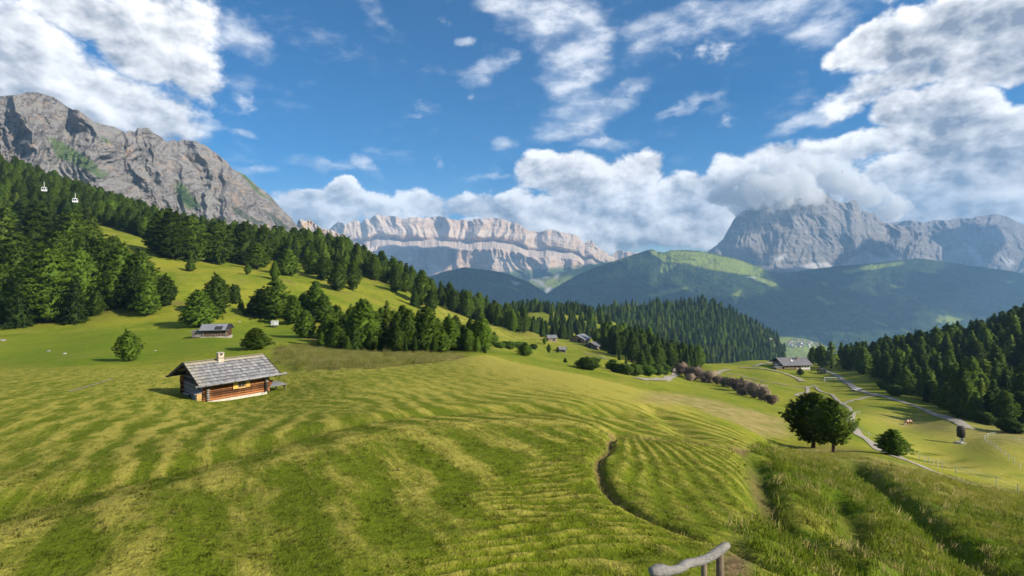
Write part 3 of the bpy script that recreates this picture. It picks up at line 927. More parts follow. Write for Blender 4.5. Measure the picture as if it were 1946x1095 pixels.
massif('plateau_mountain', SELLA_TOP, [(560, 560), (1230, 575)], 8000, 6300, 620, 260,
       [(0, 0), (0.10, 0.30), (0.22, 0.48), (0.62, 0.60), (0.72, 0.86), (0.80, 0.90), (1, 1)], rel_sella, 3.0, 0.14, 800, mat_sella,
       {'scree': ([[(640, 443), (720, 436), (860, 436), (950, 440), (1030, 447), (1090, 455), (1085, 460), (950, 448), (870, 452), (800, 442), (720, 442)], [(820, 500), (835, 512), (815, 535)], [(930, 480), (985, 500), (975, 512), (930, 505)], [(1015, 505), (1022, 520), (1045, 527), (1018, 524)], [(1030, 548), (1048, 540), (1040, 556)], [(755, 505), (775, 520), (760, 520)]], 2, 6),
        'wood': ([[(560, 530), (760, 528), (860, 524), (1000, 520), (1100, 512), (1160, 500), (1230, 505), (1230, 580), (560, 580)]], 3, 10),
        'grass': ([[(900, 520), (1100, 505), (1165, 495), (1165, 540), (900, 560)]], 3, 10)}, seed=12)

# ---- small teeth on the skyline
massif('far_peaks', [(1150, 500), (1164, 484), (1172, 476), (1180, 474), (1186, 480), (1192, 477), (1200, 481), (1212, 480), (1225, 490), (1250, 500)], [(1150, 520), (1250, 520)], 9000, 8800, 60, 24, [(0, 0), (1, 1)],
       lambda s, h, t: -80 * ridged(s / 200, h / 500, 3, 121), 1.0, 0.3, 300, mat_sella, None, seed=14)


# ---- the great block under the cloud, and the range that runs on from it
def rel_block(s, h, t):
    w = s + 200 * fbm(s / 800, h / 500, 4, 131)
    mod = np.clip(0.5 + 1.3 * fbm(s / 600, h / 700, 2, 133), 0.1, 1.2)
    cl = sstep(t, 0.08, 0.22)
    fan = 1 - sstep(t, 0.10, 0.34)
    r = -210 * ridged((w - 0.12 * h) / 800, h / 1700, 3, 132, 0.42) * (0.3 + 0.7 * cl) - 60 * mod * ridged((w + 0.3 * h) / 210, h / 520, 3, 134, 0.5) * cl - 14 * ridged(w / 60, h / 110, 3, 136) * cl
    r += -70 * ridged(w / 280, h / 700, 3, 137) * fan + 9 * fbm(s / 70, h / 50, 4, 138)
    return r


mat_block = rock_material('grey_dolomite', (0.33, 0.30, 0.275), (0.235, 0.215, 0.20), (0.13, 0.12, 0.12), 0.85, scree=(0.50, 0.47, 0.45), warm=(0.36, 0.30, 0.26), flat=0.12)
SC = [[(1500, 515), (1540, 500), (1570, 498), (1590, 507)], [(1590, 508), (1640, 478), (1650, 476), (1662, 492), (1700, 490), (1690, 500)], [(1470, 492), (1490, 484), (1500, 488), (1480, 496)], [(1685, 475), (1710, 490), (1740, 500), (1760, 515), (1700, 500)]]
massif('block_mountain', [(1290, 505), (1325, 488), (1342, 480), (1360, 468), (1374, 454), (1382, 440), (1389, 428), (1394, 418), (1399, 410), (1413, 400), (1437, 390), (1460, 384), (1485, 377), (1508, 370), (1522, 360), (1535, 357), (1550, 360), (1562, 366), (1574, 368), (1583, 379), (1595, 384), (1610, 386), (1620, 380), (1628, 383), (1637, 400), (1650, 403), (1663, 407), (1673, 418), (1690, 425), (1715, 430), (1750, 442), (1790, 470)],
       [(1290, 545), (1790, 560)], 6300, 5100, 520, 230, [(0, 0), (0.12, 0.34), (0.28, 0.60), (0.7, 0.82), (1, 1)], rel_block, 2.2, 0.10, 700, mat_block,
       {'scree': (SC, 2, 7), 'wood': ([[(1290, 500), (1400, 505), (1500, 518), (1640, 506), (1790, 510), (1790, 570), (1290, 570)]], 3, 8)}, seed=16)
massif('long_range', [(1600, 440), (1660, 430), (1690, 424), (1729, 419), (1755, 423), (1778, 418), (1800, 419), (1826, 415), (1850, 414), (1880, 408), (1894, 407), (1910, 411), (1924, 416), (1946, 428), (1990, 440), (2060, 430), (2150, 445), (2300, 470)], [(1600, 560), (2300, 560)], 7400, 6000, 480, 170,
       [(0, 0), (0.12, 0.34), (0.30, 0.62), (0.7, 0.82), (1, 1)], rel_block, 2.0, 0.08, 700, mat_block,
       {'scree': ([[(1835, 465), (1855, 478), (1880, 505), (1860, 505), (1845, 490)], [(1890, 480), (1930, 500), (1920, 510)], [(1735, 440), (1742, 470), (1760, 500), (1745, 500)]], 2, 8), 'wood': ([[(1600, 510), (1900, 515), (2300, 520), (2300, 570), (1600, 570)]], 3, 8)}, seed=21)


# ---- the wooded slopes across the valley
def wood_material():
    m, nt, b = new_mat('far_forest')
    g = nt.node('ShaderNodeNewGeometry', _out=None)
    P = g.outputs['Position']
    tree = nt.noise(nt.scaled(P, 1.0, 0.6, 0.6), 0.060, 4.0, 0.75)
    med = nt.noise(P, 0.009, 5.0, 0.6)
    c = nt.mix(nt.ramp(nt.add(nt.mul(tree, .65), nt.mul(med, .35)), 0.38, 0.62), (0.005, 0.014, 0.007, 1), (0.058, 0.092, 0.030, 1))
    me_ = nt.mul(nt.attr('meadow'), nt.ramp(nt.add(nt.mul(tree, 0.5), nt.mul(med, 0.5)), 0.36, 0.44))
    c = nt.mix(me_, c, nt.mix(med, (0.17, 0.23, 0.035, 1), (0.30, 0.33, 0.06, 1)))
    rare = nt.ramp(nt.noise(nt.scaled(P, 1.0, 1.0, 2.6), 0.0042, 5.0, 0.65), 0.60, 0.66)
    c = nt.mix(nt.mul(rare, 0.55), c, (0.075, 0.115, 0.03, 1))
    c = nt.mix(nt.attr('pale'), c, (0.50, 0.47, 0.43, 1))
    nt.put(b.inputs['Base Color'], c)
    b.inputs['Roughness'].default_value = 1.0
    b.inputs['Specular IOR Level'].default_value = 0.0
    nt.put(b.inputs['Normal'], nt.bump(nt.add(tree, nt.mul(med, 1.5)), 1.0, 22.0))
    return m


mat_wood = wood_material()


def rel_wood(sd, amp=1.0):
    def f(s, h, t):
        w = s + 100 * fbm(s / 600, h / 400, 3, sd)
        return amp * (-230 * ridged(w / 900, h / 1500, 4, sd + 1, 0.45) * (1 - 0.6 * t) + 60 * fbm(w / 200, h / 120, 4, sd + 4) + 14 * fbm(s / 30, h / 20, 2, sd + 6))
    return f


massif('wooded_spur', [(640, 560), (740, 530), (816, 526), (842, 517), (881, 508), (914, 512), (940, 515), (967, 521), (1003, 535), (1032, 553), (1060, 575), (1100, 610), (1150, 660)], [(640, 640), (1150, 690)], 4600, 3500, 260, 130, [(0, 0), (1, 1)], rel_wood(151), 1.6, 0.12, 600, mat_wood,
       {'meadow': ([[(965, 545), (985, 548), (980, 552)], [(700, 548), (740, 545), (735, 552)]], 1, 8), 'pale': ([[(972, 533), (990, 538), (980, 545)]], 1, 6)}, seed=23)
massif('valley_head', [(900, 560), (980, 535), (1030, 528), (1080, 515), (1120, 505), (1165, 497), (1240, 500), (1320, 520)], [(900, 600), (1320, 600)], 6200, 5600, 200, 80, [(0, 0), (1, 1)], rel_wood(161, 0.5), 1.2, 0.1, 300, mat_wood,
       {'pale': ([[(1022, 515), (1032, 524), (1048, 528), (1032, 529)], [(1005, 528), (1030, 533), (1040, 548), (1026, 542)], [(1036, 548), (1050, 544), (1046, 556), (1036, 556)], [(1060, 512), (1066, 512), (1058, 530), (1053, 530)]], 1, 4), 'meadow': ([[(1000, 530), (1100, 525), (1080, 545), (1000, 548)]], 2, 10)}, seed=25)
massif('wooded_mountain', [(980, 620), (1020, 575), (1040, 557), (1070, 538), (1100, 521), (1130, 508), (1160, 499), (1185, 490), (1210, 482), (1232, 475), (1240, 474), (1248, 478), (1262, 480), (1275, 476), (1300, 475), (1330, 477), (1360, 482), (1400, 492), (1440, 506), (1470, 520), (1520, 545), (1580, 575), (1650, 610), (1720, 645)], [(980, 660), (1250, 690), (1720, 690)], 5000, 3600, 460, 200, [(0, 0), (1, 1)], rel_wood(171), 1.2, 0.12, 700, mat_wood,
       {'meadow': ([[(1232, 476), (1262, 481), (1275, 477), (1330, 478), (1400, 493), (1450, 510), (1448, 526), (1400, 520), (1350, 512), (1300, 500), (1265, 498)], [(1258, 502), (1285, 503), (1262, 520), (1255, 518)], [(1430, 522), (1480, 540), (1470, 545), (1430, 530)], [(1390, 560), (1410, 552), (1398, 578)], [(1230, 560), (1265, 550), (1310, 545), (1305, 550), (1240, 566)], [(1150, 500), (1180, 492), (1185, 496)]], 1, 5),
        'pale': ([[(1420, 526), (1436, 527), (1434, 530)]], 0, 2)}, seed=27)
massif('wooded_shoulder', [(1400, 560), (1440, 535), (1480, 522), (1540, 512), (1600, 505), (1640, 502), (1680, 498), (1720, 493), (1745, 491), (1770, 494), (1800, 498), (1850, 506), (1900, 512), (1946, 520), (2020, 530), (2150, 520), (2350, 540)], [(1400, 680), (1800, 670), (2350, 680)], 5300, 3500, 520, 200, [(0, 0), (1, 1)], rel_wood(181), 1.2, 0.1, 700, mat_wood,
       {'meadow': ([[(1600, 515), (1660, 503), (1715, 497), (1720, 502), (1660, 512), (1610, 520)], [(1745, 513), (1780, 514), (1785, 520), (1755, 518)], [(1548, 560), (1565, 566), (1585, 578), (1575, 580), (1555, 568)], [(1655, 608), (1690, 618), (1684, 621)], [(1708, 622), (1740, 636), (1755, 642), (1735, 641)], [(1778, 612), (1785, 598), (1820, 604), (1830, 605), (1815, 616)], [(1560, 535), (1575, 540), (1570, 545)], [(1900, 530), (1930, 536), (1920, 540)], [(1690, 540), (1720, 545), (1700, 548)]], 1, 4)}, seed=29)
massif('valley_meadow', [(1470, 640), (1500, 641), (1530, 644), (1560, 654), (1590, 668), (1640, 690)], [(1470, 690), (1640, 700)], 3350, 2900, 60, 30, [(0, 0), (1, 1)], lambda s, h, t: 20 * fbm(s / 200, h / 80, 2, 191), 0.3, 0.1, 150, mat_wood, {'meadow': ([[(1460, 630), (1650, 660), (1650, 710), (1460, 700)]], 0, 0)}, seed=31)

# ---- the nearer wooded hill in the middle
hill_o, (HX, HYg, HZ) = massif('forest_hill', [(930, 606), (980, 598), (1040, 594), (1100, 594), (1140, 592), (1180, 586), (1220, 580), (1270, 577), (1330, 575), (1362, 577), (1385, 588), (1420, 606), (1450, 622), (1475, 640), (1490, 660), (1498, 690), (1505, 730)], [(930, 680), (1505, 790)], [(930, 850), (1200, 1000), (1505, 1150)], [(930, 640), (1200, 640), (1505, 760)], 300, 130, [(0, 0), (1, 1)],
       lambda s, h, t: -60 * ridged(s / 190, h / 400, 4, 201, 0.45) * (1 - 0.75 * t) + 8 * fbm(s / 40, h / 30, 3, 203), 0.8, 0.1, 250, mat_wood, {'meadow': ([[(1165, 588), (1190, 583), (1200, 588), (1178, 598)]], 1, 3), 'pale': ([[(1458, 632), (1475, 650), (1470, 658)], [(1345, 608), (1352, 614), (1348, 622)]], 1, 3)}, seed=33)

# ---- air
def make_haze():
    m = bpy.data.materials.new('haze_air')
    m.use_nodes = True
    nt = NT(m.node_tree)
    m.node_tree.nodes.clear()
    v = nt.node('ShaderNodeVolumePrincipled', _out=None)
    v.inputs['Color'].default_value = (0.36, 0.64, 1.0, 1)
    v.inputs['Density'].default_value = 8.6e-5
    v.inputs['Anisotropy'].default_value = 0.1
    out = nt.nodes.new('ShaderNodeOutputMaterial')
    nt.links.new(v.outputs[0], out.inputs['Volume'])
    b = MB()
    x, y0, y1, z0, z1 = 14600, -700, 10060, -640, 1330
    b.box((0, (y0 + y1) / 2, (z0 + z1) / 2), (2 * x, y1 - y0, z1 - z0))
    return tag(b.build('haze', m), kind='stuff')


make_haze()


# ---- cloud meshes added out of view to cast shade on the far slopes and cliffs
def shade_cloud_bank(name, shade, zc, seed, lump=60):
    """Flat-based heap of cloud, added out of view to shade the places (x, y, z, radius)."""
    rg = random.Random(seed)
    bm = bmesh.new()
    for (x, y, z, r) in shade:
        c = Vector((x, y, z)) + sun_dir * ((zc - z) / sun_dir.z)
        n = 9
        for k in range(n):
            a = 2 * math.pi * k / (n - 1)
            q = 0 if k == 0 else 0.62
            rr = r * (0.62 if k == 0 else rg.uniform(0.34, 0.48))
            M = Matrix.Translation(c + Vector((math.cos(a) * q * r, math.sin(a) * q * r, rr * 0.25))) @ Matrix.Diagonal((rr, rr, rr * 0.6, 1))
            bmesh.ops.create_icosphere(bm, subdivisions=3, radius=1.0, matrix=M)
    for v in bm.verts:
        d = fbm(np.array([v.co.x / 160.0]), np.array([v.co.y / 160.0 + v.co.z / 130.0]), 3, seed)[0]
        v.co += Vector((1, 0.3, 0.6)) * float(d) * lump
    me = bpy.data.meshes.new(name)
    bm.to_mesh(me)
    bm.free()
    me.polygons.foreach_set('use_smooth', np.ones(len(me.polygons), bool))
    m, nt, b = new_mat('cloud_white')
    P = nt.node('ShaderNodeNewGeometry', _out=None).outputs['Position']
    nt.put(b.inputs['Base Color'], nt.mix(nt.noise(P, 0.004, 4.0), (0.80, 0.80, 0.82, 1), (0.95, 0.95, 0.95, 1)))
    b.inputs['Roughness'].default_value = 1.0
    b.inputs['Specular IOR Level'].default_value = 0.0
    me.materials.append(m)
    return tag(link(bpy.data.objects.new(name, me)), kind='stuff')


shade_cloud_bank('cloud', [(-500, 4100, -150, 700), (500, 4200, -150, 700), (1200, 3900, -250, 600), (1900, 3950, -250, 480), (2900, 4200, -150, 600), (4300, 4500, -50, 600), (5200, 4600, 0, 900), (-1050, 7000, 150, 330), (-1700, 7050, 120, 270), (-520, 6900, 60, 250), (2300, 5500, 60, 420), (3900, 5800, 60, 420), (5600, 6700, 200, 700), (700, 4700, 50, 300), (3000, 5100, 50, 500)], 3000, 3)  # unseen cloud, added for its shadow


# ---- the cloud that clings to the summit of the great block
def summit_cloud():
    rg = random.Random(12)
    bm = bmesh.new()
    for (px, py, Y, r) in [(1405, 385, 5950, 120), (1430, 372, 5850, 190), (1465, 360, 5800, 230), (1500, 352, 5850, 200), (1480, 330, 5900, 190), (1440, 345, 5950, 170), (1525, 372, 5850, 130), (1545, 376, 5880, 100), (1555, 322, 6150, 190), (1590, 335, 6250, 200), (1610, 352, 6350, 150), (1520, 318, 6050, 190), (1645, 372, 6500, 170), (1690, 392, 6600, 170), (1395, 352, 6100, 150), (1370, 372, 6200, 130)]:
        M = Matrix.Translation(P3(px, py, Y)) @ Matrix.Diagonal((r * 1.15, r, r * 0.8, 1))
        bmesh.ops.create_icosphere(bm, subdivisions=3, radius=1.0, matrix=M)
    me = bpy.data.meshes.new('summit_cloud_cap')
    bm.to_mesh(me)
    bm.free()
    o = link(bpy.data.objects.new('summit_cloud_cap', me))
    rm = o.modifiers.new('union', 'REMESH')
    rm.mode = 'VOXEL'
    rm.voxel_size = 15
    rm.use_smooth_shade = True
    for k, (sz, st) in enumerate(((170, 230), (64, 120), (26, 46))):
        tx = bpy.data.textures.new('cloud_billow', 'CLOUDS')
        tx.noise_scale = sz
        tx.noise_depth = 3
        d = o.modifiers.new('billow', 'DISPLACE')
        d.texture = tx
        d.strength = st
        d.mid_level = 0.45
    m = bpy.data.materials.new('cloud_vapour')
    m.use_nodes = True
    nt = NT(m.node_tree)
    m.node_tree.nodes.clear()
    v = nt.node('ShaderNodeVolumePrincipled', _out=None)
    v.inputs['Color'].default_value = (0.985, 0.985, 0.99, 1)
    v.inputs['Density'].default_value = 0.007
    v.inputs['Anisotropy'].default_value = 0.0
    out = nt.nodes.new('ShaderNodeOutputMaterial')
    nt.links.new(v.outputs[0], out.inputs['Volume'])
    me.materials.append(m)
    return tag(o, kind='stuff')


summit_cloud()

# ------------------------------------------------------------------ trees
def foliage(name, lo, hi, tip=None):
    m, nt, b = new_mat(name)
    g = nt.node('ShaderNodeNewGeometry', _out=None)
    oi = nt.node('ShaderNodeObjectInfo', _out=None).outputs['Random']
    n = nt.noise(g.outputs['Position'], 1.1, 3.0, 0.6)
    n2 = nt.noise(nt.node('ShaderNodeTexCoord', _out=None).outputs['Object'], 26.0, 2.0, 0.6)
    f = nt.add(nt.add(nt.mul(n, 0.5), nt.mul(n2, 0.5)), nt.mul(nt.sub(oi, 0.5), 0.30))
    c = nt.mix(nt.ramp(f, 0.30, 0.74), (*lo, 1), (*hi, 1))
    hs = nt.node('ShaderNodeHueSaturation', Hue=nt.add(0.5, nt.mul(nt.sub(oi, 0.5), 0.035)), Saturation=1.0, Value=nt.add(0.72, nt.mul(nt.m('FRACT', nt.mul(oi, 7.31)), 0.45)), Color=c)
    nt.put(b.inputs['Base Color'], hs)
    b.inputs['Roughness'].default_value = 0.75
    b.inputs['Specular IOR Level'].default_value = 0.12
    ln_ = leaf_normal(nt)
    nt.put(b.inputs['Normal'], ln_)
    tr = nt.node('ShaderNodeBsdfTranslucent', Color=hs, Normal=ln_)
    mx = nt.nodes.new('ShaderNodeMixShader')
    mx.inputs[0].default_value = 0.12
    nt.links.new(b.outputs[0], mx.inputs[1])
    nt.links.new(tr, mx.inputs[2])
    nt.links.new(mx.outputs[0], nt.nodes['Material Output'].inputs['Surface'])
    return m


mat_pine = foliage('pine_needles', (0.024, 0.054, 0.007), (0.112, 0.165, 0.016))
mat_spruce = foliage('spruce_needles', (0.018, 0.044, 0.009), (0.078, 0.122, 0.018))
mat_larch = foliage('larch_needles', (0.075, 0.120, 0.014), (0.165, 0.215, 0.032))
mat_bush = foliage('bush_leaves', (0.030, 0.060, 0.010), (0.095, 0.150, 0.022))
mat_twig = foliage('bare_twigs', (0.190, 0.145, 0.105), (0.390, 0.300, 0.220))
mat_pale_pine = foliage('sunny_pine_needles', (0.034, 0.070, 0.008), (0.135, 0.185, 0.020))  # lighter copy of the pine needles, coloured to look sunlit
mat_bark = plain('bark', (0.085, 0.062, 0.046), 0.95, 0.3, 8.0, grain=(6, 6, 1.0))
mat_dead = plain('dead_bark', (0.22, 0.19, 0.165), 0.95, 0.3, 8.0, grain=(6, 6, 1.0))


def crown_mesh(name, seed, profile, layers, per, blade, mat, droop=0.0, rise=0.5, z0=0.06, wid=0.30, core=0.62, spread=0.75, blades=7, gap=0.0, lobes=1.0):
    """A crown one metre tall: whorls of branches that carry tufts of needle-sized faces through the whole volume."""
    rg = np.random.RandomState(seed)
    V, N = [], []
    lob = rg.uniform(0, 6.28, 3)
    for L in range(layers):
        t = (L + 0.5) / layers
        z = z0 + (1 - z0) * t
        Rr = profile(t)
        nb = max(4, int(per * (0.45 + 0.75 * Rr / 0.26)))
        for k in range(nb):
            if rg.rand() < gap:
                continue
            az = 6.283 * (k + rg.rand() * 0.8) / nb + L * 1.7
            ln = Rr * (0.80 + 0.34 * rg.rand()) * (1 + lobes * (0.10 * math.sin(2 * az + lob[0]) + 0.08 * math.sin(3 * az + 9 * t + lob[1])))
            if rg.rand() < 0.07:
                ln *= 1.22
            dz = rg.normal(0, 0.35) * (1 - z0) / layers
            for f in ((0.42, 0.68, 0.86, 1.0) if Rr > 0.05 else (0.5, 1.0)):
                rr = ln * f
                c = np.array([math.cos(az) * rr, math.sin(az) * rr, z + dz - droop * rr + 0.22 * rr * f * rise])
                c[:2] += rg.normal(0, 0.010, 2)
                out = np.array([math.cos(az), math.sin(az), 0.0])
                nrm0 = out * 0.85 + np.array([0, 0, 0.55 + 0.8 * max(0, t - 0.6)])
                for q in range(blades if f > 0.6 else max(3, blades - 3)):
                    d = out * (0.55 + 0.2 * f) + np.array([0, 0, rise * (0.5 + 0.5 * rg.rand()) - droop * 0.6]) + rg.normal(0, spread, 3) * 0.62
                    d /= np.linalg.norm(d) + 1e-6
                    sd = np.cross(d, rg.normal(0, 1, 3))
                    sd /= np.linalg.norm(sd) + 1e-6
                    b0 = c + rg.normal(0, blade * 0.22, 3)
                    ll = blade * (0.65 + 0.7 * rg.rand())
                    V += [b0 - sd * ll * wid, b0 + sd * ll * wid, b0 + d * ll]
                    nn = nrm0 + rg.normal(0, 0.42, 3)
                    nn /= np.linalg.norm(nn)
                    N += [nn] * 3
    faces = [(i, i + 1, i + 2) for i in range(0, len(V), 3)]
    # a ragged inner body so that the crown is not hollow
    seg, cl = 9, max(6, layers // 2)
    base = len(V)
    for L in range(cl + 1):
        t = L / cl
        z = z0 + 0.02 + (0.94 - z0) * t
        for k in range(seg):
            az = 6.283 * k / seg + L * 0.35
            rr = profile(min(t, 0.999)) * core * (0.75 + 0.5 * rg.rand()) + 0.004
            V.append(np.array([math.cos(az) * rr, math.sin(az) * rr, z + rg.normal(0, 0.012)]))
            n = np.array([math.cos(az), math.sin(az), 0.45])
            N.append(n / np.linalg.norm(n))
    for L in range(cl):
        for k in range(seg):
            a, b_ = base + L * seg + k, base + L * seg + (k + 1) % seg
            faces.append((a, b_, b_ + seg))
            faces.append((a, b_ + seg, a + seg))
    me = bpy.data.meshes.new(name)
    V = np.array(V, np.float32)
    fa = np.array(faces, np.int32)
    me.vertices.add(len(V)); me.vertices.foreach_set('co', V.ravel())
    me.loops.add(fa.size); me.loops.foreach_set('vertex_index', fa.ravel())
    me.polygons.add(len(fa))
    me.polygons.foreach_set('loop_start', np.arange(0, fa.size, 3, dtype=np.int32))
    me.polygons.foreach_set('loop_total', np.full(len(fa), 3, np.int32))
    me.update(calc_edges=True)
    me.polygons.foreach_set('use_smooth', np.ones(len(fa), bool))
    me.normals_split_custom_set_from_vertices([tuple(map(float, n)) for n in N])
    me.materials.append(mat)
    return me


def trunk_mesh(name, seed, top=0.9, r=0.022, limbs=7, z0=0.1, mat=None, fork=False):
    rg = random.Random(seed)
    b = MB()
    bend = [(rg.uniform(-.012, .012), rg.uniform(-.012, .012)) for _ in range(6)]
    p = [Vector((bend[i][0] * i / 5, bend[i][1] * i / 5, -0.03 + (top + 0.03) * i / 5)) for i in range(6)]
    b.tube(p, [r * 1.35, r, r * 0.85, r * 0.6, r * 0.4, r * 0.12], 7, 0.12, rg)
    for k in range(limbs):
        t = z0 + (0.8 - z0) * (k + rg.random()) / limbs
        az = rg.uniform(0, 6.28)
        ln = 0.17 * (1.1 - t)
        a = Vector((0, 0, t * top))
        e = a + Vector((math.cos(az) * ln, math.sin(az) * ln, ln * rg.uniform(-0.1, 0.35)))
        b.tube([a, (a + e) / 2 + Vector((0, 0, -0.008)), e], [r * 0.34, r * 0.24, r * 0.08], 5)
    bmesh.ops.recalc_face_normals(b.bm, faces=b.bm.faces)
    me = bpy.data.meshes.new(name)
    b.bm.to_mesh(me); b.bm.free()
    me.materials.append(mat or mat_bark)
    me.polygons.foreach_set('use_smooth', np.ones(len(me.polygons), bool))
    return me


def pr_pine(w=0.24, full=0.35):
    return lambda t: w * min(1.0, (t + 0.30) / (full + 0.30)) * max(0.0, 1 - max(0.0, (t - full) / (1.02 - full)) ** 1.45) ** 0.90 * (0.92 if t < 0.1 else 1) + 0.006


def pr_cone(w=0.17):
    return lambda t: w * (1 - t) ** 0.86 * min(1, (t + 0.10) / 0.16) + 0.006


def pr_round(w=0.5):
    return lambda t: w * math.sqrt(max(0.0, 1 - (1.9 * t - 0.9) ** 2 / 1.05)) + 0.01


KINDS = {}


def kind(name, crown, trunk, wdt):
    KINDS.setdefault(name, []).append((crown, trunk, wdt))


for i in range(4):
    kind('stone_pine', crown_mesh('stone_pine_crown', 100 + i, pr_pine(0.235 + 0.015 * i, 0.17 + 0.06 * i), 20, 10, 0.046, mat_pine, 0.06, 0.75, blades=9, wid=0.26), trunk_mesh('stone_pine_trunk', 100 + i), 0.47 + 0.03 * i)
for i in range(3):
    kind('layered_pine', crown_mesh('layered_pine_crown', 140 + i, pr_pine(0.27, 0.24 + 0.06 * i), 13, 16, 0.046, mat_pine, 0.16, 0.50, core=0.52, spread=0.5, blades=9, wid=0.26), trunk_mesh('layered_pine_trunk', 140 + i, r=0.026), 0.54)
for i in range(3):
    kind('spruce', crown_mesh('spruce_crown', 180 + i, pr_cone(0.165 + 0.02 * i), 22, 9, 0.046, mat_spruce, 0.28, 0.15, z0=0.03, core=0.6), trunk_mesh('spruce_trunk', 180 + i), 0.34 + 0.04 * i)
for i in range(2):
    kind('larch', crown_mesh('larch_crown', 220 + i, pr_cone(0.21), 20, 8, 0.040, mat_larch, 0.12, 0.35, z0=0.08, core=0.30, gap=0.12), trunk_mesh('larch_trunk', 220 + i, limbs=14), 0.42)
for i in range(3):
    kind('bush', crown_mesh('bush_crown', 260 + i, pr_round(0.58), 11, 12, 0.13, mat_bush, 0.0, 0.7, z0=0.0, core=0.60, wid=0.24, lobes=2.6, gap=0.12), trunk_mesh('bush_stem', 260 + i, 0.5, 0.03), 1.24)
for i in range(2):
    kind('bare_shrub', crown_mesh('bare_shrub_twigs', 300 + i, pr_round(0.55), 9, 10, 0.30, mat_twig, -0.25, 1.1, z0=0.0, wid=0.11, core=0.05, blades=5, lobes=3.2, gap=0.3), trunk_mesh('bare_shrub_stem', 300 + i, 0.5, 0.03), 1.24)
# two handsome pines near the path get crowns of their own, with a bare trunk below
kind('round_pine', crown_mesh('round_pine_crown', 340, pr_pine(0.42, 0.42), 18, 13, 0.050, mat_pale_pine, -0.02, 0.8, z0=0.12, core=0.60, blades=10, wid=0.25), trunk_mesh('round_pine_trunk', 340, 0.8, 0.028, 10, 0.2), 0.84)
kind('open_pine', crown_mesh('open_pine_crown', 341, pr_pine(0.30, 0.40), 15, 12, 0.050, mat_pale_pine, -0.02, 0.8, z0=0.20, core=0.42, gap=0.12, blades=10, wid=0.25), trunk_mesh('open_pine_trunk', 341, 0.85, 0.025, 10, 0.25), 0.60)

TREES = []
CELL = {}


def room(x, y, r):
    c = 6.0
    i, j = int(x // c), int(y // c)
    n = int(r // c) + 1
    for a in range(i - n, i + n + 1):
        for b in range(j - n, j + n + 1):
            for (qx, qy, qr) in CELL.get((a, b), ()):
                if (qx - x) ** 2 + (qy - y) ** 2 < (0.5 * (r + qr)) ** 2:
                    return False
    return True


def claim(x, y, r):
    CELL.setdefault((int(x // 6.0), int(y // 6.0)), []).append((x, y, r))


def plant(px, pb, ptop, w=None, kd='stone_pine', zone='', label=None, must=True):
    """A tree whose foot is on the ground seen at (px, pb) and whose tip reaches row ptop; w is its width in photo pixels."""
    p = ground_dir(px, pb)
    if p is None:
        return
    h = (pb - ptop) / F * p.y
    wm = None if w is None else w / F * p.y
    claim(p.x, p.y, max(1.5, 0.6 * (wm or 0.4 * h)))
    TREES.append(dict(x=p.x, y=p.y, z=p.z, h=h, w=wm, kind=kd, zone=zone, label=label, must=must))


LANDMARK = {
    (92, 613): 'broad tiered pine at the foot of the wood, widest tree on the field edge',
    (314, 582): 'compact round pine standing last in the front row of the wood',
    (176, 476): 'pale yellow green larch among dark pines above the front wood',
    (378, 622): 'bushy pine standing directly behind the hay shed',
    (412, 600): 'tall pine just uphill of the bushy pine behind the hay shed',
    (580, 642): 'single round pine on bare earth beyond the white trailer',
    (362, 516): 'very small lone pine high on the open green slope below tall tiered pines',
    (471, 522): 'tiny pine sapling on the slope below the ridge trees',
    (525, 606): 'large tiered pine in the group just uphill of the white trailer',
    (802, 580): 'tallest pine at the end of the green slope beside the striped meadow',
    (998, 677): 'stout dark pine alone just beyond the crest of the bright hill',
    (1074, 689): 'tiny pointed spruce on the meadow below the small dark grey hut',
    (735, 656): 'lighter larch rising out of the dark clump of pines',
    (1870, 745): 'broad pale larch beside the small clearing in the shaded wood',
}
rt = random.Random(11)
Z_LEFT, Z_SLOPE, Z_CLUMP, Z_RIDGE, Z_RIGHT, Z_DIP = 'front', 'slope', 'clump', 'ridge', 'right', 'dip'
for px, pb, ptp, w, kd in [
    (92, 613, 466, 96, 'layered_pine'), (143, 614, 523, 38, 'spruce'), (176, 592, 546, 22, 'spruce'), (220, 586, 510, 48, 'stone_pine'), (279, 600, 524, 44, 'stone_pine'), (314, 582, 523, 40, 'stone_pine'),
    (35, 623, 526, 42, 'spruce'), (250, 590, 505, 50, 'stone_pine'), (268, 560, 474, 56, 'layered_pine'), (190, 560, 450, 78, 'layered_pine'), (5, 616, 500, 60, 'stone_pine'), (60, 600, 500, 60, 'stone_pine'),
    (150, 580, 470, 60, 'stone_pine'), (230, 560, 465, 60, 'stone_pine'), (68, 500, 385, 74, 'layered_pine'), (135, 490, 398, 66, 'layered_pine'), (176, 476, 411, 40, 'larch'), (10, 520, 392, 70, 'larch'), (30, 560, 440, 70, 'layered_pine'), (110, 540, 440, 60, 'stone_pine'),
]:
    plant(px, pb, ptp, w, kd, Z_LEFT, LANDMARK.get((px, pb)))
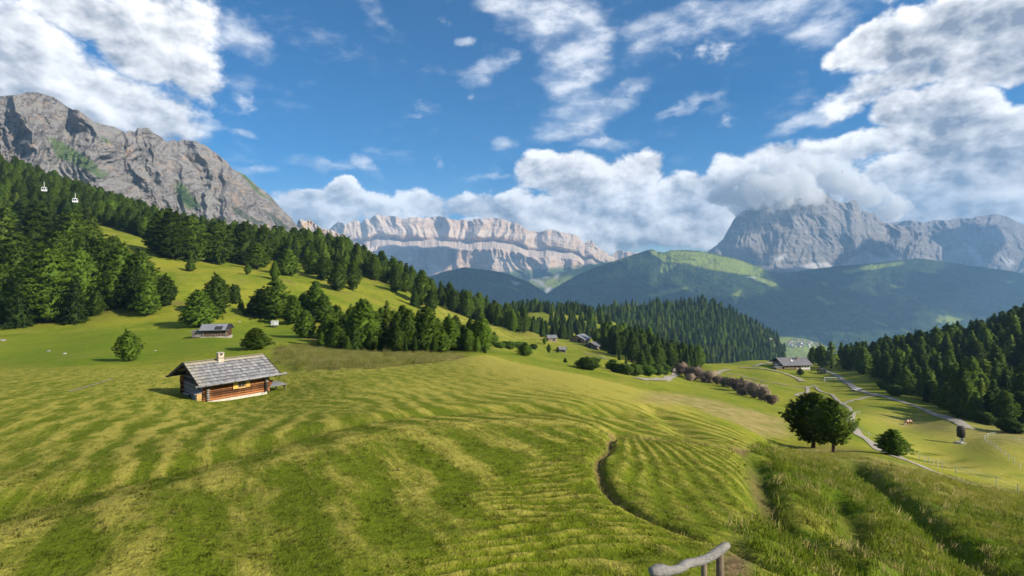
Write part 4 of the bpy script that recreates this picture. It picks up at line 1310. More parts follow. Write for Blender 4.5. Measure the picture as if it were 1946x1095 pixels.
for px, pb, ptp, w, kd in [
    (305, 482, 402, 50, 'stone_pine'), (328, 493, 398, 66, 'layered_pine'), (362, 498, 408, 56, 'layered_pine'), (411, 503, 420, 54, 'layered_pine'), (440, 500, 428, 46, 'stone_pine'), (465, 505, 422, 50, 'stone_pine'), (488, 512, 462, 40, 'stone_pine'), (500, 500, 430, 44, 'stone_pine'),
    (362, 516, 491, 17, 'stone_pine'), (471, 522, 502, 12, 'stone_pine'), (522, 533, 497, 28, 'stone_pine'), (547, 524, 473, 40, 'stone_pine'), (595, 522, 478, 40, 'stone_pine'), (615, 533, 485, 36, 'stone_pine'), (642, 553, 499, 32, 'stone_pine'), (671, 552, 497, 30, 'stone_pine'), (655, 540, 490, 34, 'stone_pine'),
    (753, 555, 514, 24, 'stone_pine'), (770, 556, 518, 26, 'stone_pine'), (802, 580, 514, 38, 'stone_pine'), (820, 596, 548, 26, 'stone_pine'), (788, 583, 545, 18, 'spruce'), (842, 583, 556, 16, 'stone_pine'), (858, 590, 565, 16, 'stone_pine'), (870, 592, 562, 18, 'larch'),
    (412, 600, 522, 46, 'stone_pine'), (378, 622, 552, 62, 'stone_pine'), (446, 577, 544, 20, 'bush'), (458, 591, 568, 19, 'stone_pine'), (467, 599, 587, 12, 'bush'), (478, 600, 570, 18, 'stone_pine'),
    (525, 606, 527, 52, 'layered_pine'), (495, 603, 549, 42, 'stone_pine'), (557, 615, 562, 38, 'stone_pine'), (600, 606, 534, 40, 'stone_pine'), (577, 600, 556, 26, 'stone_pine'), (615, 612, 560, 40, 'stone_pine'), (580, 642, 590, 37, 'stone_pine'),
]:
    plant(px, pb, ptp, w, kd, Z_SLOPE, LANDMARK.get((px, pb)))
for px, pb, ptp, w, kd in [
    (611, 661, 632, 16, 'stone_pine'), (640, 666, 620, 38, 'stone_pine'), (674, 670, 615, 30, 'spruce'), (690, 666, 570, 64, 'stone_pine'), (735, 656, 570, 30, 'larch'), (755, 673, 620, 30, 'stone_pine'), (776, 669, 588, 42, 'stone_pine'), (811, 669, 583, 52, 'stone_pine'), (788, 673, 638, 22, 'spruce'), (840, 669, 626, 28, 'stone_pine'), (858, 666, 609, 36, 'stone_pine'), (890, 667, 626, 28, 'stone_pine'), (878, 662, 618, 24, 'larch'), (907, 670, 641, 22, 'stone_pine'), (922, 671, 652, 16, 'spruce'),
    (628, 645, 590, 40, 'stone_pine'), (656, 655, 600, 36, 'stone_pine'), (715, 664, 600, 40, 'stone_pine'), (722, 672, 640, 22, 'spruce'), (746, 655, 590, 40, 'stone_pine'), (795, 660, 600, 36, 'stone_pine'), (830, 660, 605, 36, 'stone_pine'), (704, 671, 632, 24, 'stone_pine'), (770, 674, 645, 20, 'spruce'), (825, 672, 640, 22, 'stone_pine'), (765, 650, 580, 36, 'stone_pine'), (660, 670, 640, 22, 'stone_pine'), (640, 640, 580, 34, 'stone_pine'),
]:
    plant(px, pb, ptp, w, kd, Z_CLUMP, LANDMARK.get((px, pb)))
plant(244, 687, 629, 40, 'stone_pine', 'solo', 'lone small dark pine on the mown field behind the log cabin')
plant(486, 664, 624, 52, 'stone_pine', 'solo', 'bushy low pine just behind the ridge of the log cabin roof')
for px, pb, ptp, w, kd in [
    (919, 654, 631, 13, 'stone_pine'), (928, 656, 634, 13, 'stone_pine'), (939, 657, 631, 14, 'stone_pine'), (998, 677, 651, 26, 'stone_pine'), (1035, 655, 641, 11, 'stone_pine'), (1043, 671, 654, 11, 'stone_pine'), (1060, 671, 659, 9, 'stone_pine'), (1074, 689, 680, 8, 'spruce'), (1177, 685, 667, 12, 'spruce'), (1190, 692, 675, 13, 'spruce'),
    (1219, 706, 664, 24, 'spruce'), (1257, 702, 662, 20, 'spruce'), (1293, 704, 662, 16, 'spruce'), (1305, 703, 660, 16, 'spruce'), (1320, 704, 667, 16, 'spruce'), (1235, 704, 675, 20, 'stone_pine'), (1170, 664, 618, 34, 'stone_pine'), (1134, 656, 628, 24, 'stone_pine'), (1150, 660, 625, 28, 'stone_pine'), (1190, 668, 626, 30, 'stone_pine'), (1205, 676, 636, 26, 'stone_pine'), (1180, 672, 640, 22, 'stone_pine'), (1220, 684, 645, 26, 'spruce'), (1240, 690, 655, 22, 'stone_pine'), (1160, 662, 632, 24, 'stone_pine'), (1262, 694, 668, 18, 'stone_pine'), (1198, 672, 648, 20, 'stone_pine'),
]:
    plant(px, pb, ptp, w, kd, Z_DIP, LANDMARK.get((px, pb)))
for px, pb, ptp, w in [(966, 663, 650, 26), (985, 662, 651, 24), (950, 662, 652, 18), (1118, 702, 682, 46), (1188, 712, 694, 30), (1170, 708, 692, 22), (1205, 714, 694, 26), (1228, 714, 696, 28), (1248, 712, 694, 24), (1165, 690, 684, 14), (1014, 664, 655, 16), (1262, 712, 694, 20), (1030, 641, 634, 10), (1160, 702, 690, 18), (1700, 752, 734, 26), (1680, 740, 726, 20), (1870, 806, 786, 34), (1920, 822, 800, 40), (1850, 800, 786, 22)]:
    plant(px, pb, ptp, w, 'bush', 'bushes')
for px, pb, ptp, w in [(1295, 712, 692, 27), (1308, 717, 701, 22), (1321, 722, 700, 29), (1338, 726, 708, 22), (1350, 728, 707, 28), (1364, 731, 716, 18), (1387, 736, 719, 22), (1401, 743, 722, 27), (1417, 750, 724, 34), (1436, 757, 731, 31), (1452, 763, 740, 25), (1466, 769, 752, 18), (1375, 734, 721, 13), (1312, 724, 712, 15), (1409, 752, 740, 15)]:
    plant(px, pb, pb - 0.82 * (pb - ptp), 0.85 * w, 'bare_shrub', 'shrubs')
plant(1546, 851, 749, 100, 'round_pine', 'solo', 'big round dark pine beside the bend of the gravel path')
plant(1584, 862, 762, 66, 'open_pine', 'solo', 'lighter pine with a thin forked trunk beside the big round pine')
plant(1697, 866, 816, 50, 'stone_pine', 'solo', 'small young pine growing beside the fenced gravel path')
plant(1521, 713, 700, 12, 'stone_pine', 'solo', 'little tree on the lawn in front of the farmhouse')
plant(1409, 724, 717, 5, 'stone_pine', 'solo', 'tiny sapling on the lawn above the brown bare shrubs')
for px, pb, ptp, w, kd in [(1880, 800, 742, 42, 'spruce'), (1855, 800, 745, 36, 'spruce'), (1905, 790, 740, 40, 'stone_pine'), (1940, 806, 745, 44, 'stone_pine'), (1820, 792, 752, 32, 'stone_pine'), (1790, 776, 738, 30, 'stone_pine'), (1935, 760, 712, 36, 'stone_pine'), (1870, 745, 682, 50, 'larch'), (1940, 700, 655, 36, 'stone_pine'), (1760, 764, 730, 24, 'spruce'), (1720, 750, 700, 34, 'stone_pine'), (1580, 700, 648, 30, 'larch'), (1560, 698, 655, 24, 'stone_pine'), (1545, 694, 660, 22, 'stone_pine'), (1640, 712, 660, 30, 'stone_pine'), (1610, 704, 655, 26, 'stone_pine'), (1800, 780, 730, 34, 'stone_pine'), (1840, 790, 728, 40, 'stone_pine')]:
    plant(px, pb, ptp, w, kd, Z_RIGHT, LANDMARK.get((px, pb)))


def mask_at(Mk, X, Y):
    i = int(np.clip((X / Y - US[0]) / (US[1] - US[0]) + 0.5, 0, NU - 1))
    j = int(np.clip(np.searchsorted(YS, Y), 0, NY - 1))
    return Mk[j, i]


def sow(n, x0, x1, y0, y1, hr, zone, kinds, spacing, Mk=None, thr=0.55, pxr=None):
    for _ in range(n):
        Y = rt.uniform(y0, y1)
        X = rt.uniform(x0, x1)
        u = X / Y
        if abs(u) > 1.3 or (pxr and not (pxr[0] < CX + F * u < pxr[1])):
            continue
        if Mk is not None and mask_at(Mk, X, Y) < thr:
            continue
        h = rt.uniform(*hr)
        r = h * spacing
        if not room(X, Y, r):
            continue
        claim(X, Y, r)
        TREES.append(dict(x=X, y=Y, z=gz(X, Y) - 0.1, h=h, w=None, kind=rt.choice(kinds), zone=zone, label=None, must=False))


PINES = ['stone_pine'] * 6 + ['layered_pine'] * 2 + ['spruce'] * 2 + ['larch']
sow(5000, -260, -90, 138, 260, (7, 13), Z_LEFT, PINES, 0.52, M_forest)
sow(16000, -620, 40, 245, 470, (8, 16), Z_RIDGE, PINES, 0.50, M_forest)
sow(900, -45, -5, 108, 150, (4, 8), Z_CLUMP, PINES[:9], 0.55, M_forest)
sow(9000, 95, 420, 118, 430, (8, 15), Z_RIGHT, ['stone_pine'] * 5 + ['spruce'] * 4 + ['larch'], 0.46, M_forest)
# scattered trees on the pasture in the gap and round its crest
M_past = np.maximum(polymask([(930, 585), (1000, 588), (1130, 592), (1190, 600), (1190, 612), (1110, 600), (1000, 596), (930, 600)], 420, 900, 2), polymask([(1040, 612), (1130, 600), (1200, 640), (1180, 660), (1060, 640)], 400, 700, 2) * 0.8)
sow(1800, -40, 150, 430, 860, (9, 15), Z_DIP + '2', ['spruce'] * 3 + ['stone_pine'], 0.55, M_past, 0.5)
sow(700, -30, 60, 360, 520, (9, 14), Z_DIP + '2', ['spruce'] * 3 + ['stone_pine'], 0.5, polymask([(930, 600), (1050, 640), (1090, 650), (1040, 650), (985, 636), (930, 620)], 345, 560, 2), 0.4)
sow(1200, 20, 110, 200, 350, (9, 14), Z_DIP, ['stone_pine'] * 3 + ['spruce'] * 2, 0.45, polymask([(1130, 640), (1180, 648), (1330, 700), (1300, 712), (1230, 700), (1160, 672)], 190, 420, 2), 0.4)

# the wooded hill in the middle: a mass of small trees
HMASS = []
rg_ = np.random.RandomState(5)
nr_, nc_ = HX.shape
for _ in range(5200):
    i, j = rg_.uniform(0, nr_ - 1.01), rg_.uniform(0, nc_ - 1.01)
    i = nr_ - 1.02 - (nr_ - 1) * (rg_.rand() ** 1.15) * 0.92
    i0, j0 = int(i), int(j)
    a, b_ = i - i0, j - j0
    q = lambda G: float(G[i0, j0] * (1 - a) * (1 - b_) + G[i0 + 1, j0] * a * (1 - b_) + G[i0, j0 + 1] * (1 - a) * b_ + G[i0 + 1, j0 + 1] * a * b_)
    X, Y, Z = q(HX), q(HYg), q(HZ)
    if Z < -300 or Y < 560:
        continue
    if Z < gz(X, Y) - 1.0:
        continue
    pxx, pyy = CX + F * X / Y, HY - F * Z / Y
    if 1000 < pxx < 1130 and 588 < pyy < 650:
        continue
    h = rg_.uniform(10, 18)
    r = h * 0.42
    if not room(X, Y, r):
        continue
    claim(X, Y, r)
    HMASS.append(dict(x=X, y=Y, z=Z - 0.3, h=h, w=None, kind=('spruce', 'spruce', 'stone_pine', 'larch' if pxx < 1290 else 'spruce', 'larch')[rg_.randint(5)]))  # paler larches mixed in on the left so that spur looks sunlit

TEXT = {
    Z_LEFT: ('tall dense pine at the front of the wood on the slope above the shed', 'pines at the front of the wood above the shed'),
    Z_SLOPE: ('dark pine standing on the steep green pasture below the wooded ridge', 'pines on the steep green pasture'),
    Z_CLUMP: ('dark pine in the dense clump behind the strip of tall brown grass', 'pines in the clump behind the tall brown grass'),
    Z_RIDGE: ('pine in the wood covering the ridge under the grey cliffs', 'pines of the ridge under the cliffs'),
    Z_RIGHT: ('dark pine in the shaded wood beyond the gravel road and lawn', 'pines of the shaded wood beyond the gravel road'),
    Z_DIP: ('small conifer around the grey huts in the dip behind the bright hill', 'conifers around the huts in the dip'),
    Z_DIP + '2': ('small conifer dotted over the far pasture above the huts', 'conifers on the far pasture'),
    'bushes': ('low rounded green bush at the edge of trees and paths', 'green bushes along the trees and paths'),
    'shrubs': ('brown leafless shrub in the long row on the bank below the lawn', 'bare brown shrubs on the bank'),
}
TREES.sort(key=lambda d: -(1e3 if d['label'] else 0) - d['h'] / d['y'] - (0.012 if d['must'] else 0) - (1 if d['zone'] in ('bushes', 'shrubs') else 0))
n_tree = 0
REST = []
NAME = {'stone_pine': 'stone_pine', 'layered_pine': 'stone_pine', 'round_pine': 'stone_pine', 'open_pine': 'stone_pine', 'spruce': 'spruce_tree', 'larch': 'larch_tree', 'bush': 'bush', 'bare_shrub': 'bare_shrub'}
for d in TREES:
    px = CX + F * d['x'] / d['y']
    pt = HY - F * (d['z'] + d['h']) / d['y']
    seen = -40 < px < 1990
    low = d['kind'] in ('bush', 'bare_shrub')
    if not seen or (not low and n_tree >= 285):
        REST.append(d)
        continue
    if not low:
        n_tree += 1
    vs_ = KINDS[d['kind']]
    crown, trunk, wd = vs_[rt.randrange(len(vs_))]
    sw = d['h'] if d['w'] is None else d['w'] / wd
    e = empty(NAME[d['kind']], (d['x'], d['y'], d['z'] - 0.01 * d['h']), rt.uniform(0, 6.28), (sw, sw, d['h']))
    link(bpy.data.objects.new('crown' if not low else ('foliage' if d['kind'] == 'bush' else 'twigs'), crown), e)
    link(bpy.data.objects.new('trunk' if not low else 'stem', trunk), e)
    if d['label']:
        tag(e, d['label'], 'tree')
    else:
        lb, gp = TEXT[d['zone']]
        if d['kind'] == 'layered_pine':
            lb, gp = lb.replace('pine', 'tiered pine', 1), gp.replace('pines', 'tiered pines', 1)
        if d['zone'] == 'bushes' and px > 1500:
            lb, gp = 'low rounded bush at the foot of the shaded wood beside the gravel road', 'bushes along the shaded wood'
        elif d['zone'] == 'bushes':
            lb, gp = 'low rounded green bush on the meadow around the huts in the dip', 'bushes around the huts in the dip'
        if d['zone'] in TEXT and not low and d['kind'] in ('spruce', 'larch'):
            lb = lb.replace('tall dense pine', 'narrow %s' % d['kind']).replace('dark pine', 'slim %s' % d['kind']).replace('small conifer', 'small pointed %s' % d['kind'])
            if lb.startswith('pine in'):
                lb = d['kind'] + lb[4:]
        tag(e, lb, 'tree' if not low else 'bush', gp if not d['kind'] in ('spruce', 'larch') else gp.replace('pines', {'spruce': 'spruces', 'larch': 'larches'}[d['kind']]).replace('conifers', d['kind'] + ' trees'))

# the rest of the woods: one mass of instanced trees
def instancer(name, items, sources, kinds_of):
    """One object: a cloud of points, each drawn as one of SOURCES (a collection that is not itself in the scene)."""
    co = np.array([(d['x'], d['y'], d['z']) for d in items], np.float32)
    me = bpy.data.meshes.new(name)
    me.vertices.add(len(co))
    me.vertices.foreach_set('co', co.ravel())
    a = me.attributes.new('turn', 'FLOAT_VECTOR', 'POINT')
    a.data.foreach_set('vector', np.array([d['rot'] for d in items], np.float32).ravel())
    a = me.attributes.new('size', 'FLOAT_VECTOR', 'POINT')
    a.data.foreach_set('vector', np.array([d['size'] for d in items], np.float32).ravel())
    a = me.attributes.new('which', 'INT', 'POINT')
    a.data.foreach_set('value', np.array([d['which'] for d in items], np.int32))
    o = link(bpy.data.objects.new(name, me))
    ng = bpy.data.node_groups.new(name, 'GeometryNodeTree')
    ng.interface.new_socket('Geometry', in_out='INPUT', socket_type='NodeSocketGeometry')
    ng.interface.new_socket('Geometry', in_out='OUTPUT', socket_type='NodeSocketGeometry')
    nn = ng.nodes
    gi, go = nn.new('NodeGroupInput'), nn.new('NodeGroupOutput')
    ip = nn.new('GeometryNodeInstanceOnPoints')
    ci = nn.new('GeometryNodeCollectionInfo')
    ci.inputs['Collection'].default_value = sources
    ci.inputs['Separate Children'].default_value = True
    ci.inputs['Reset Children'].default_value = True
    ip.inputs['Pick Instance'].default_value = True

    def named(nm, ty):
        n = nn.new('GeometryNodeInputNamedAttribute')
        n.data_type = ty
        n.inputs['Name'].default_value = nm
        return n.outputs['Attribute']
    L = ng.links
    L.new(gi.outputs[0], ip.inputs['Points'])
    L.new(ci.outputs[0], ip.inputs['Instance'])
    L.new(named('which', 'INT'), ip.inputs['Instance Index'])
    L.new(named('turn', 'FLOAT_VECTOR'), ip.inputs['Rotation'])
    L.new(named('size', 'FLOAT_VECTOR'), ip.inputs['Scale'])
    L.new(ip.outputs[0], go.inputs[0])
    md = o.modifiers.new('scatter', 'NODES')
    md.node_group = ng
    return tag(o, kind='stuff')


def source_collection(name, meshes):
    c = bpy.data.collections.new(name)
    for i, me in enumerate(meshes):
        c.objects.link(bpy.data.objects.new('%s_%02d' % (name, i), me))
    return c


src, src_idx = [], {}
for k in ('larch', 'layered_pine', 'spruce', 'stone_pine'):
    for v in KINDS[k]:
        src_idx.setdefault(k, []).append(len(src))
        src.append(v[0])
tree_src = source_collection('forest_source', src)
for nm, items in (('wood', REST), ('hill_wood', HMASS)):
    for d in items:
        s_ = d['h']
        d['which'] = rt.choice(src_idx.get(d['kind'], src_idx['stone_pine']))
        d['rot'] = (0, 0, rt.uniform(0, 6.28))
        d['size'] = (s_ * rt.uniform(0.85, 1.2), s_ * rt.uniform(0.85, 1.2), s_)
    instancer(nm, items, tree_src, None)
print('TREES', len(TREES), 'rest', len(REST), 'hill', len(HMASS))

# ------------------------------------------------------------------ paths
mat_gravel = plain('gravel', (0.31, 0.275, 0.22), 0.95, 0.14, 5.0, bump=0.02, obj=False)
mat_track = plain('worn_track', (0.30, 0.27, 0.16), 0.95, 0.25, 3.0, bump=0.02, obj=False)


def ribbon(name, pp, width, mat, lift=0.05):
    L = smooth_line([at(*q)[:2] for q in pp], 0.8)
    n = len(L)
    T = np.gradient(L, axis=0)
    T /= np.linalg.norm(T, axis=1)[:, None] + 1e-9
    Nn = np.stack([-T[:, 1], T[:, 0]], 1)
    V, k = [], 5
    for i in range(n):
        w = width * (1 + 0.22 * float(pn(L[i, 0] / 3.0, L[i, 1] / 3.0, 77)))
        for j in range(k):
            q = L[i] + Nn[i] * w * (j / (k - 1) - 0.5)
            V.append((q[0], q[1], gz(q[0], q[1]) + lift + 0.0009 * L[i, 1] - (0.04 if j in (0, k - 1) else 0)))
    o = mesh_obj(name, np.array(V), grid_faces(n, k), mat, None, True)
    return tag(o, kind='structure')


ribbon('gravel_road', [(1850, 815), (1830, 808), (1800, 795), (1760, 781), (1715, 765), (1690, 757), (1660, 750), (1640, 744), (1622, 737), (1600, 721), (1575, 708), (1558, 700)], 2.2, mat_gravel)
ribbon('path', [(1840, 918), (1790, 903), (1740, 882), (1700, 866), (1660, 845), (1632, 826), (1619, 808), (1616, 796), (1619, 787)], 1.5, mat_gravel)
ribbon('path', [(1619, 790), (1614, 777), (1602, 769), (1620, 762), (1645, 756), (1668, 753)], 1.2, mat_gravel, 0.07)
ribbon('path', [(1600, 768), (1588, 758), (1570, 748), (1556, 742), (1551, 738), (1556, 736)], 1.1, mat_gravel)
ribbon('path', [(1512, 753), (1522, 748), (1534, 746), (1535, 740), (1533, 737), (1550, 733)], 1.3, mat_gravel)
ribbon('path', [(1444, 724), (1470, 728), (1500, 734), (1530, 737)], 1.0, mat_gravel, 0.07)
ribbon('path', [(1380, 711), (1410, 715), (1440, 723), (1452, 726)], 1.0, mat_gravel)
ribbon('farm_road', [(1405, 699), (1430, 700), (1460, 703), (1490, 710), (1512, 718), (1526, 726)], 2.8, mat_track)
ribbon('farm_road', [(1432, 697), (1446, 693), (1462, 690), (1478, 689)], 2.4, mat_gravel)
ribbon('farm_road', [(1532, 690), (1560, 688), (1590, 689)], 3.2, mat_gravel)
ribbon('farm_road', [(1215, 721), (1250, 721.5), (1272, 718), (1284, 711), (1284, 705), (1280, 700)], 2.6, mat_gravel)
ribbon('farm_road', [(1363, 712), (1371, 706), (1386, 703)], 2.6, mat_gravel)
ribbon('worn_track', [(130, 745), (160, 737), (190, 728), (215, 720)], 0.20, plain('trodden_earth', (0.20, 0.185, 0.11), 0.95, 0.25, 3.0), 0.02)
ribbon('worn_track', [(1110, 672), (1130, 676), (1150, 682), (1166, 686)], 1.0, mat_gravel, 0.03)

# ------------------------------------------------------------------ timber materials
mat_logs = plain('brown_logs', (0.235, 0.095, 0.034), 0.7, 0.38, 5.0, grain=(0.35, 3, 3), bump=0.015, each=0.75)
mat_grey_logs = plain('weathered_logs', (0.165, 0.150, 0.135), 0.85, 0.36, 5.0, grain=(3, 0.35, 3), bump=0.015, each=0.6)
mat_endgrain = plain('log_ends', (0.36, 0.20, 0.09), 0.8, 0.3, 9.0)
mat_fresh = plain('fresh_boards', (0.46, 0.30, 0.12), 0.8, 0.2, 6.0, grain=(1, 1, 5))
mat_shutter = plain('yellow_shutters', (0.60, 0.36, 0.085), 0.7, 0.14, 6.0, grain=(5, 5, 0.6))
mat_beige = plain('beige_shutter', (0.47, 0.40, 0.28), 0.8, 0.15, 6.0)
mat_darkboard = plain('dark_boards', (0.050, 0.046, 0.046), 0.85, 0.25, 5.0, grain=(0.5, 3, 3))
mat_greyboard = plain('grey_boards', (0.27, 0.27, 0.28), 0.85, 0.25, 5.0, grain=(0.5, 4, 4), bump=0.008)
mat_bluegrey = plain('blue_grey_boards', (0.170, 0.190, 0.220), 0.85, 0.25, 5.0, grain=(4, 4, 0.5))
mat_stone = plain('whitewashed_stone', (0.42, 0.38, 0.32), 0.9, 0.30, 7.0, bump=0.02)
mat_brick = plain('chimney_stone', (0.40, 0.32, 0.25), 0.9, 0.35, 5.0, bump=0.02)
mat_glass = plain('window_glass', (0.045, 0.050, 0.055), 0.15, 0.2, 1.0, spec=0.6)
mat_rust = plain('rust_brown_board', (0.27, 0.085, 0.025), 0.8, 0.25, 5.0)
mat_white = plain('white_paint', (0.74, 0.73, 0.70), 0.6, 0.06, 2.0)
mat_black = plain('dark_iron', (0.030, 0.030, 0.032), 0.6, 0.2, 3.0)
mat_tin = plain('grey_sheet_roof', (0.200, 0.205, 0.225), 0.55, 0.16, 2.2, spec=0.4)
mat_oldroof = plain('old_shingle_roof', (0.255, 0.250, 0.245), 0.85, 0.22, 3.0, grain=(2, 0.6, 1), bump=0.03)
mat_darkroof = plain('slate_grey_roof', (0.145, 0.140, 0.150), 0.75, 0.18, 1.2, bump=0.02)
mat_lightwood = plain('sunlit_old_wood', (0.30, 0.215, 0.145), 0.85, 0.25, 3.0, grain=(3, 3, 0.5))
mat_greywood = plain('grey_barn_wood', (0.205, 0.185, 0.165), 0.9, 0.25, 3.0, grain=(3, 3, 0.5))


def shingle_material():
    m, nt, b = new_mat('wooden_shingles')
    co = nt.node('ShaderNodeTexCoord', _out=None).outputs['Object']
    sh = nt.attr('shade')
    li = nt.attr('lichen')
    n = nt.noise(nt.scaled(co, 14, 1.4, 1.4), 1.6, 5.0, 0.65)
    c = nt.mix(nt.add(nt.mul(sh, 0.72), nt.mul(nt.sub(n, 0.5), 0.8)), (0.120, 0.120, 0.135, 1), (0.430, 0.425, 0.430, 1))
    c = nt.mix(nt.mul(li, 0.62), c, (0.42, 0.365, 0.235, 1))
    nt.put(b.inputs['Base Color'], c)
    b.inputs['Roughness'].default_value = 0.8
    nt.put(b.inputs['Normal'], nt.bump(n, 0.5, 0.01))
    return m


# ------------------------------------------------------------------ the log cabin
def log_cabin():
    rg = random.Random(3)
    L, W = 5.0, 5.4
    root = empty('log_cabin', (-26.3, 48.55, -11.10), math.atan2(0.76, 0.65))
    tag(root, 'brown log cabin with grey shingle roof and stone chimney on the mown meadow', 'cabin')
    MB().box((0, 0, -0.10), (L + 0.16, W + 0.16, 0.72)).build('foundation', mat_stone, root)
    core = MB()
    core.box((0, 0, 1.05), (L - 0.16, W - 0.16, 1.62))
    core.prism([(-L / 2 + 0.08, -W / 2 + 0.08, 1.86), (-L / 2 + 0.08, W / 2 - 0.08, 1.86), (-L / 2 + 0.08, 0, 2.98)], (L - 0.16, 0, 0))
    core.build('inner_wall', mat_darkboard, root)

    def log_mesh(name, ln, r, axis, mat):
        b = MB()
        n = 9
        pts = []
        rad = []
        for i in range(n):
            f = i / (n - 1) - 0.5
            p = Vector((f * ln, 0, 0)) if axis == 'x' else Vector((0, f * ln, 0))
            p += Vector((0, 0, rg.uniform(-.006, .006)))
            pts.append(p)
            rad.append(r * rg.uniform(0.95, 1.05))
        b.tube(pts, rad, 8, 0.03, rg)
        o = b.build(name, mat, None, True)
        me = o.data
        bpy.data.objects.remove(o)
        return me
    fr = [log_mesh('log', L + 0.62, 0.108, 'x', mat_logs) for _ in range(3)]
    gb = [log_mesh('log', W + 0.62, 0.108, 'y', mat_grey_logs) for _ in range(3)]
    for k in range(8):
        z = 0.36 + k * 0.197
        for s in (-1, 1):
            o = link(bpy.data.objects.new('log', rg.choice(fr)), root)
            o.location = (rg.uniform(-.03, .03), s * (W / 2 - 0.03), z)
            o = link(bpy.data.objects.new('log', rg.choice(gb)), root)
            o.location = (s * (L / 2 - 0.03), rg.uniform(-.03, .03), z + 0.098)
    for k in range(5):                            # the gable narrows
        z = 0.36 + 8 * 0.197 + k * 0.197 + 0.05
        wd = (3.02 - z) / 0.42 * 2
        for s in (-1, 1):
            if k < 3:
                o = link(bpy.data.objects.new('log', gb[0]), root)
                o.location = (s * (L / 2 - 0.03), 0, z)
                o.scale = (1, wd / (W + 0.62), 1)
    for s in (-1, 1):
        for k in range(9):
            y = (k - 4) * 0.17
            zt = 3.12 - abs(y) * 0.42
            MB().box((s * (L / 2 - 0.02), y, (2.45 + zt) / 2), (0.05, 0.155, zt - 2.45)).build('gable_board', mat_fresh, root)
    # roof
    xa, xb, yh = -L / 2 - 0.92, L / 2 + 0.95, W / 2 + 0.86
    sl = 0.42
    zr = 3.36
    ze = zr - sl * yh
    roof = MB()
    for s in (-1, 1):
        roof.prism([(xa, 0, zr - 0.03), (xa, s * yh, ze - 0.03), (xa, s * yh, ze - 0.13), (xa, 0, zr - 0.13)], (xb - xa, 0, 0))
    rf = roof.build('roof', mat_darkboard, root)
    ang = math.atan(sl)
    sh_mat = shingle_material()
    for s in (-1, 1):
        V, Fc, shade, lich = [], [], [], []
        rows, slope_len = 8, yh / math.cos(ang)
        for r in range(rows):
            d0 = slope_len * r / rows - 0.02
            d1 = slope_len * (r + 1) / rows + 0.10
            if r == 0 and s == 1:
                d0 -= 0.16                        # the far side stands up over the ridge
            x = xa + rg.uniform(-.02, .02)
            while x < xb - 0.05:
                w = min(rg.uniform(0.10, 0.21), xb - x)
                dd = d1 + rg.uniform(-0.035, 0.02)
                lift = 0.022 + 0.030
                th = 0.022
                zz0, zz1 = 0.004, lift + rg.uniform(-.004, .008)
                base = len(V)
                for (xx, dq, hh) in ((x, d0, zz0), (x + w - 0.010, d0, zz0), (x + w - 0.010, dd, zz1), (x, dd, zz1)):
                    for top in (0, 1):
                        hq = hh + (th if top else 0)
                        V.append((xx, s * (dq * math.cos(ang) + hq * math.sin(ang)), zr - 0.03 - dq * math.sin(ang) + hq * math.cos(ang)))
                sv = min(1, max(0, rg.gauss(0.5, 0.24)))
                lv = 1.0 if r == 0 else max(0.0, 1 - (x - xa) / 1.1) * rg.random() + max(0.0, 1 - (xb - x) / 0.7) * 0.7 * rg.random() + (0.25 * rg.random() if r < 3 else 0.05)
                shade += [sv] * 8
                lich += [min(1, lv)] * 8
                i = base
                for f in ((1, 3, 5, 7), (0, 6, 4, 2), (0, 2, 3, 1), (2, 4, 5, 3), (4, 6, 7, 5), (6, 0, 1, 7)):
                    Fc.append([i + q for q in (f if s < 0 else f[::-1])])
                x += w
        o = mesh_obj('shingles', np.array(V), np.array(Fc), sh_mat, rf)
        set_attr(o, 'shade', shade)
        set_attr(o, 'lichen', lich)
        o['kind'] = 'stuff'
    for x in (xa - 0.02, xb + 0.02):
        for s in (-1, 1):
            MB().bar((x, 0, zr - 0.07), (x, s * (yh + 0.02), ze - 0.07), 0.05, 0.24).build('barge_board', mat_darkboard, root)
    for s, mt in ((-1, mat_greyboard), (1, mat_darkboard)):
        MB().tube([(xa - 0.25, s * (yh + 0.07), ze - 0.10), (xb + 0.55, s * (yh + 0.07), ze - 0.02)], 0.085, 8).build('gutter', mt, root, True)
    for k in range(6):
        x = xa + 0.5 + k * (xb - xa - 1.0) / 5
        MB().bar((x, -yh + 0.1, ze - 0.02), (x, -yh - 0.18, ze - 0.16), 0.03, 0.22).build('gutter_bracket', mat_black, root)
    for y, z in ((0, 3.12), (-W / 2, 1.98), (W / 2, 1.98), (-1.35, 2.55), (1.35, 2.55)):
        MB().bar((xa + 0.1, y, z), (-L / 2 + 0.1, y, z), 0.15).build('purlin', mat_fresh if y in (0, 1.35, -1.35) else mat_darkboard, root)
        MB().bar((xb - 0.1, y, z), (L / 2 - 0.1, y, z), 0.15).build('purlin', mat_darkboard, root)
    MB().bar((xb - 0.42, -0.55, zr - 0.17), (xb - 0.42, -1.75, zr - 0.67), 0.09, 0.09).build('snow_board', mat_greyboard, root)
    # chimney
    ch = MB().box((-0.55, -0.42, 3.28), (0.46, 0.42, 0.85), bevel=0.03).build('chimney', mat_brick, root)
    MB().box((-0.55, -0.42, 3.50), (0.52, 0.48, 0.10), bevel=0.02).build('chimney_band', mat_brick, ch)
    for a in (-1, 1):
        for b_ in (-1, 1):
            MB().box((-0.55 + a * 0.19, -0.42 + b_ * 0.15, 3.80), (0.11, 0.10, 0.22), bevel=0.01).build('chimney_pillar', mat_brick, ch)
    MB().box((-0.55, -0.42, 3.95), (0.54, 0.50, 0.08), bevel=0.02).build('chimney_cap', mat_stone, ch)
    # windows
    yf = -W / 2 - 0.10
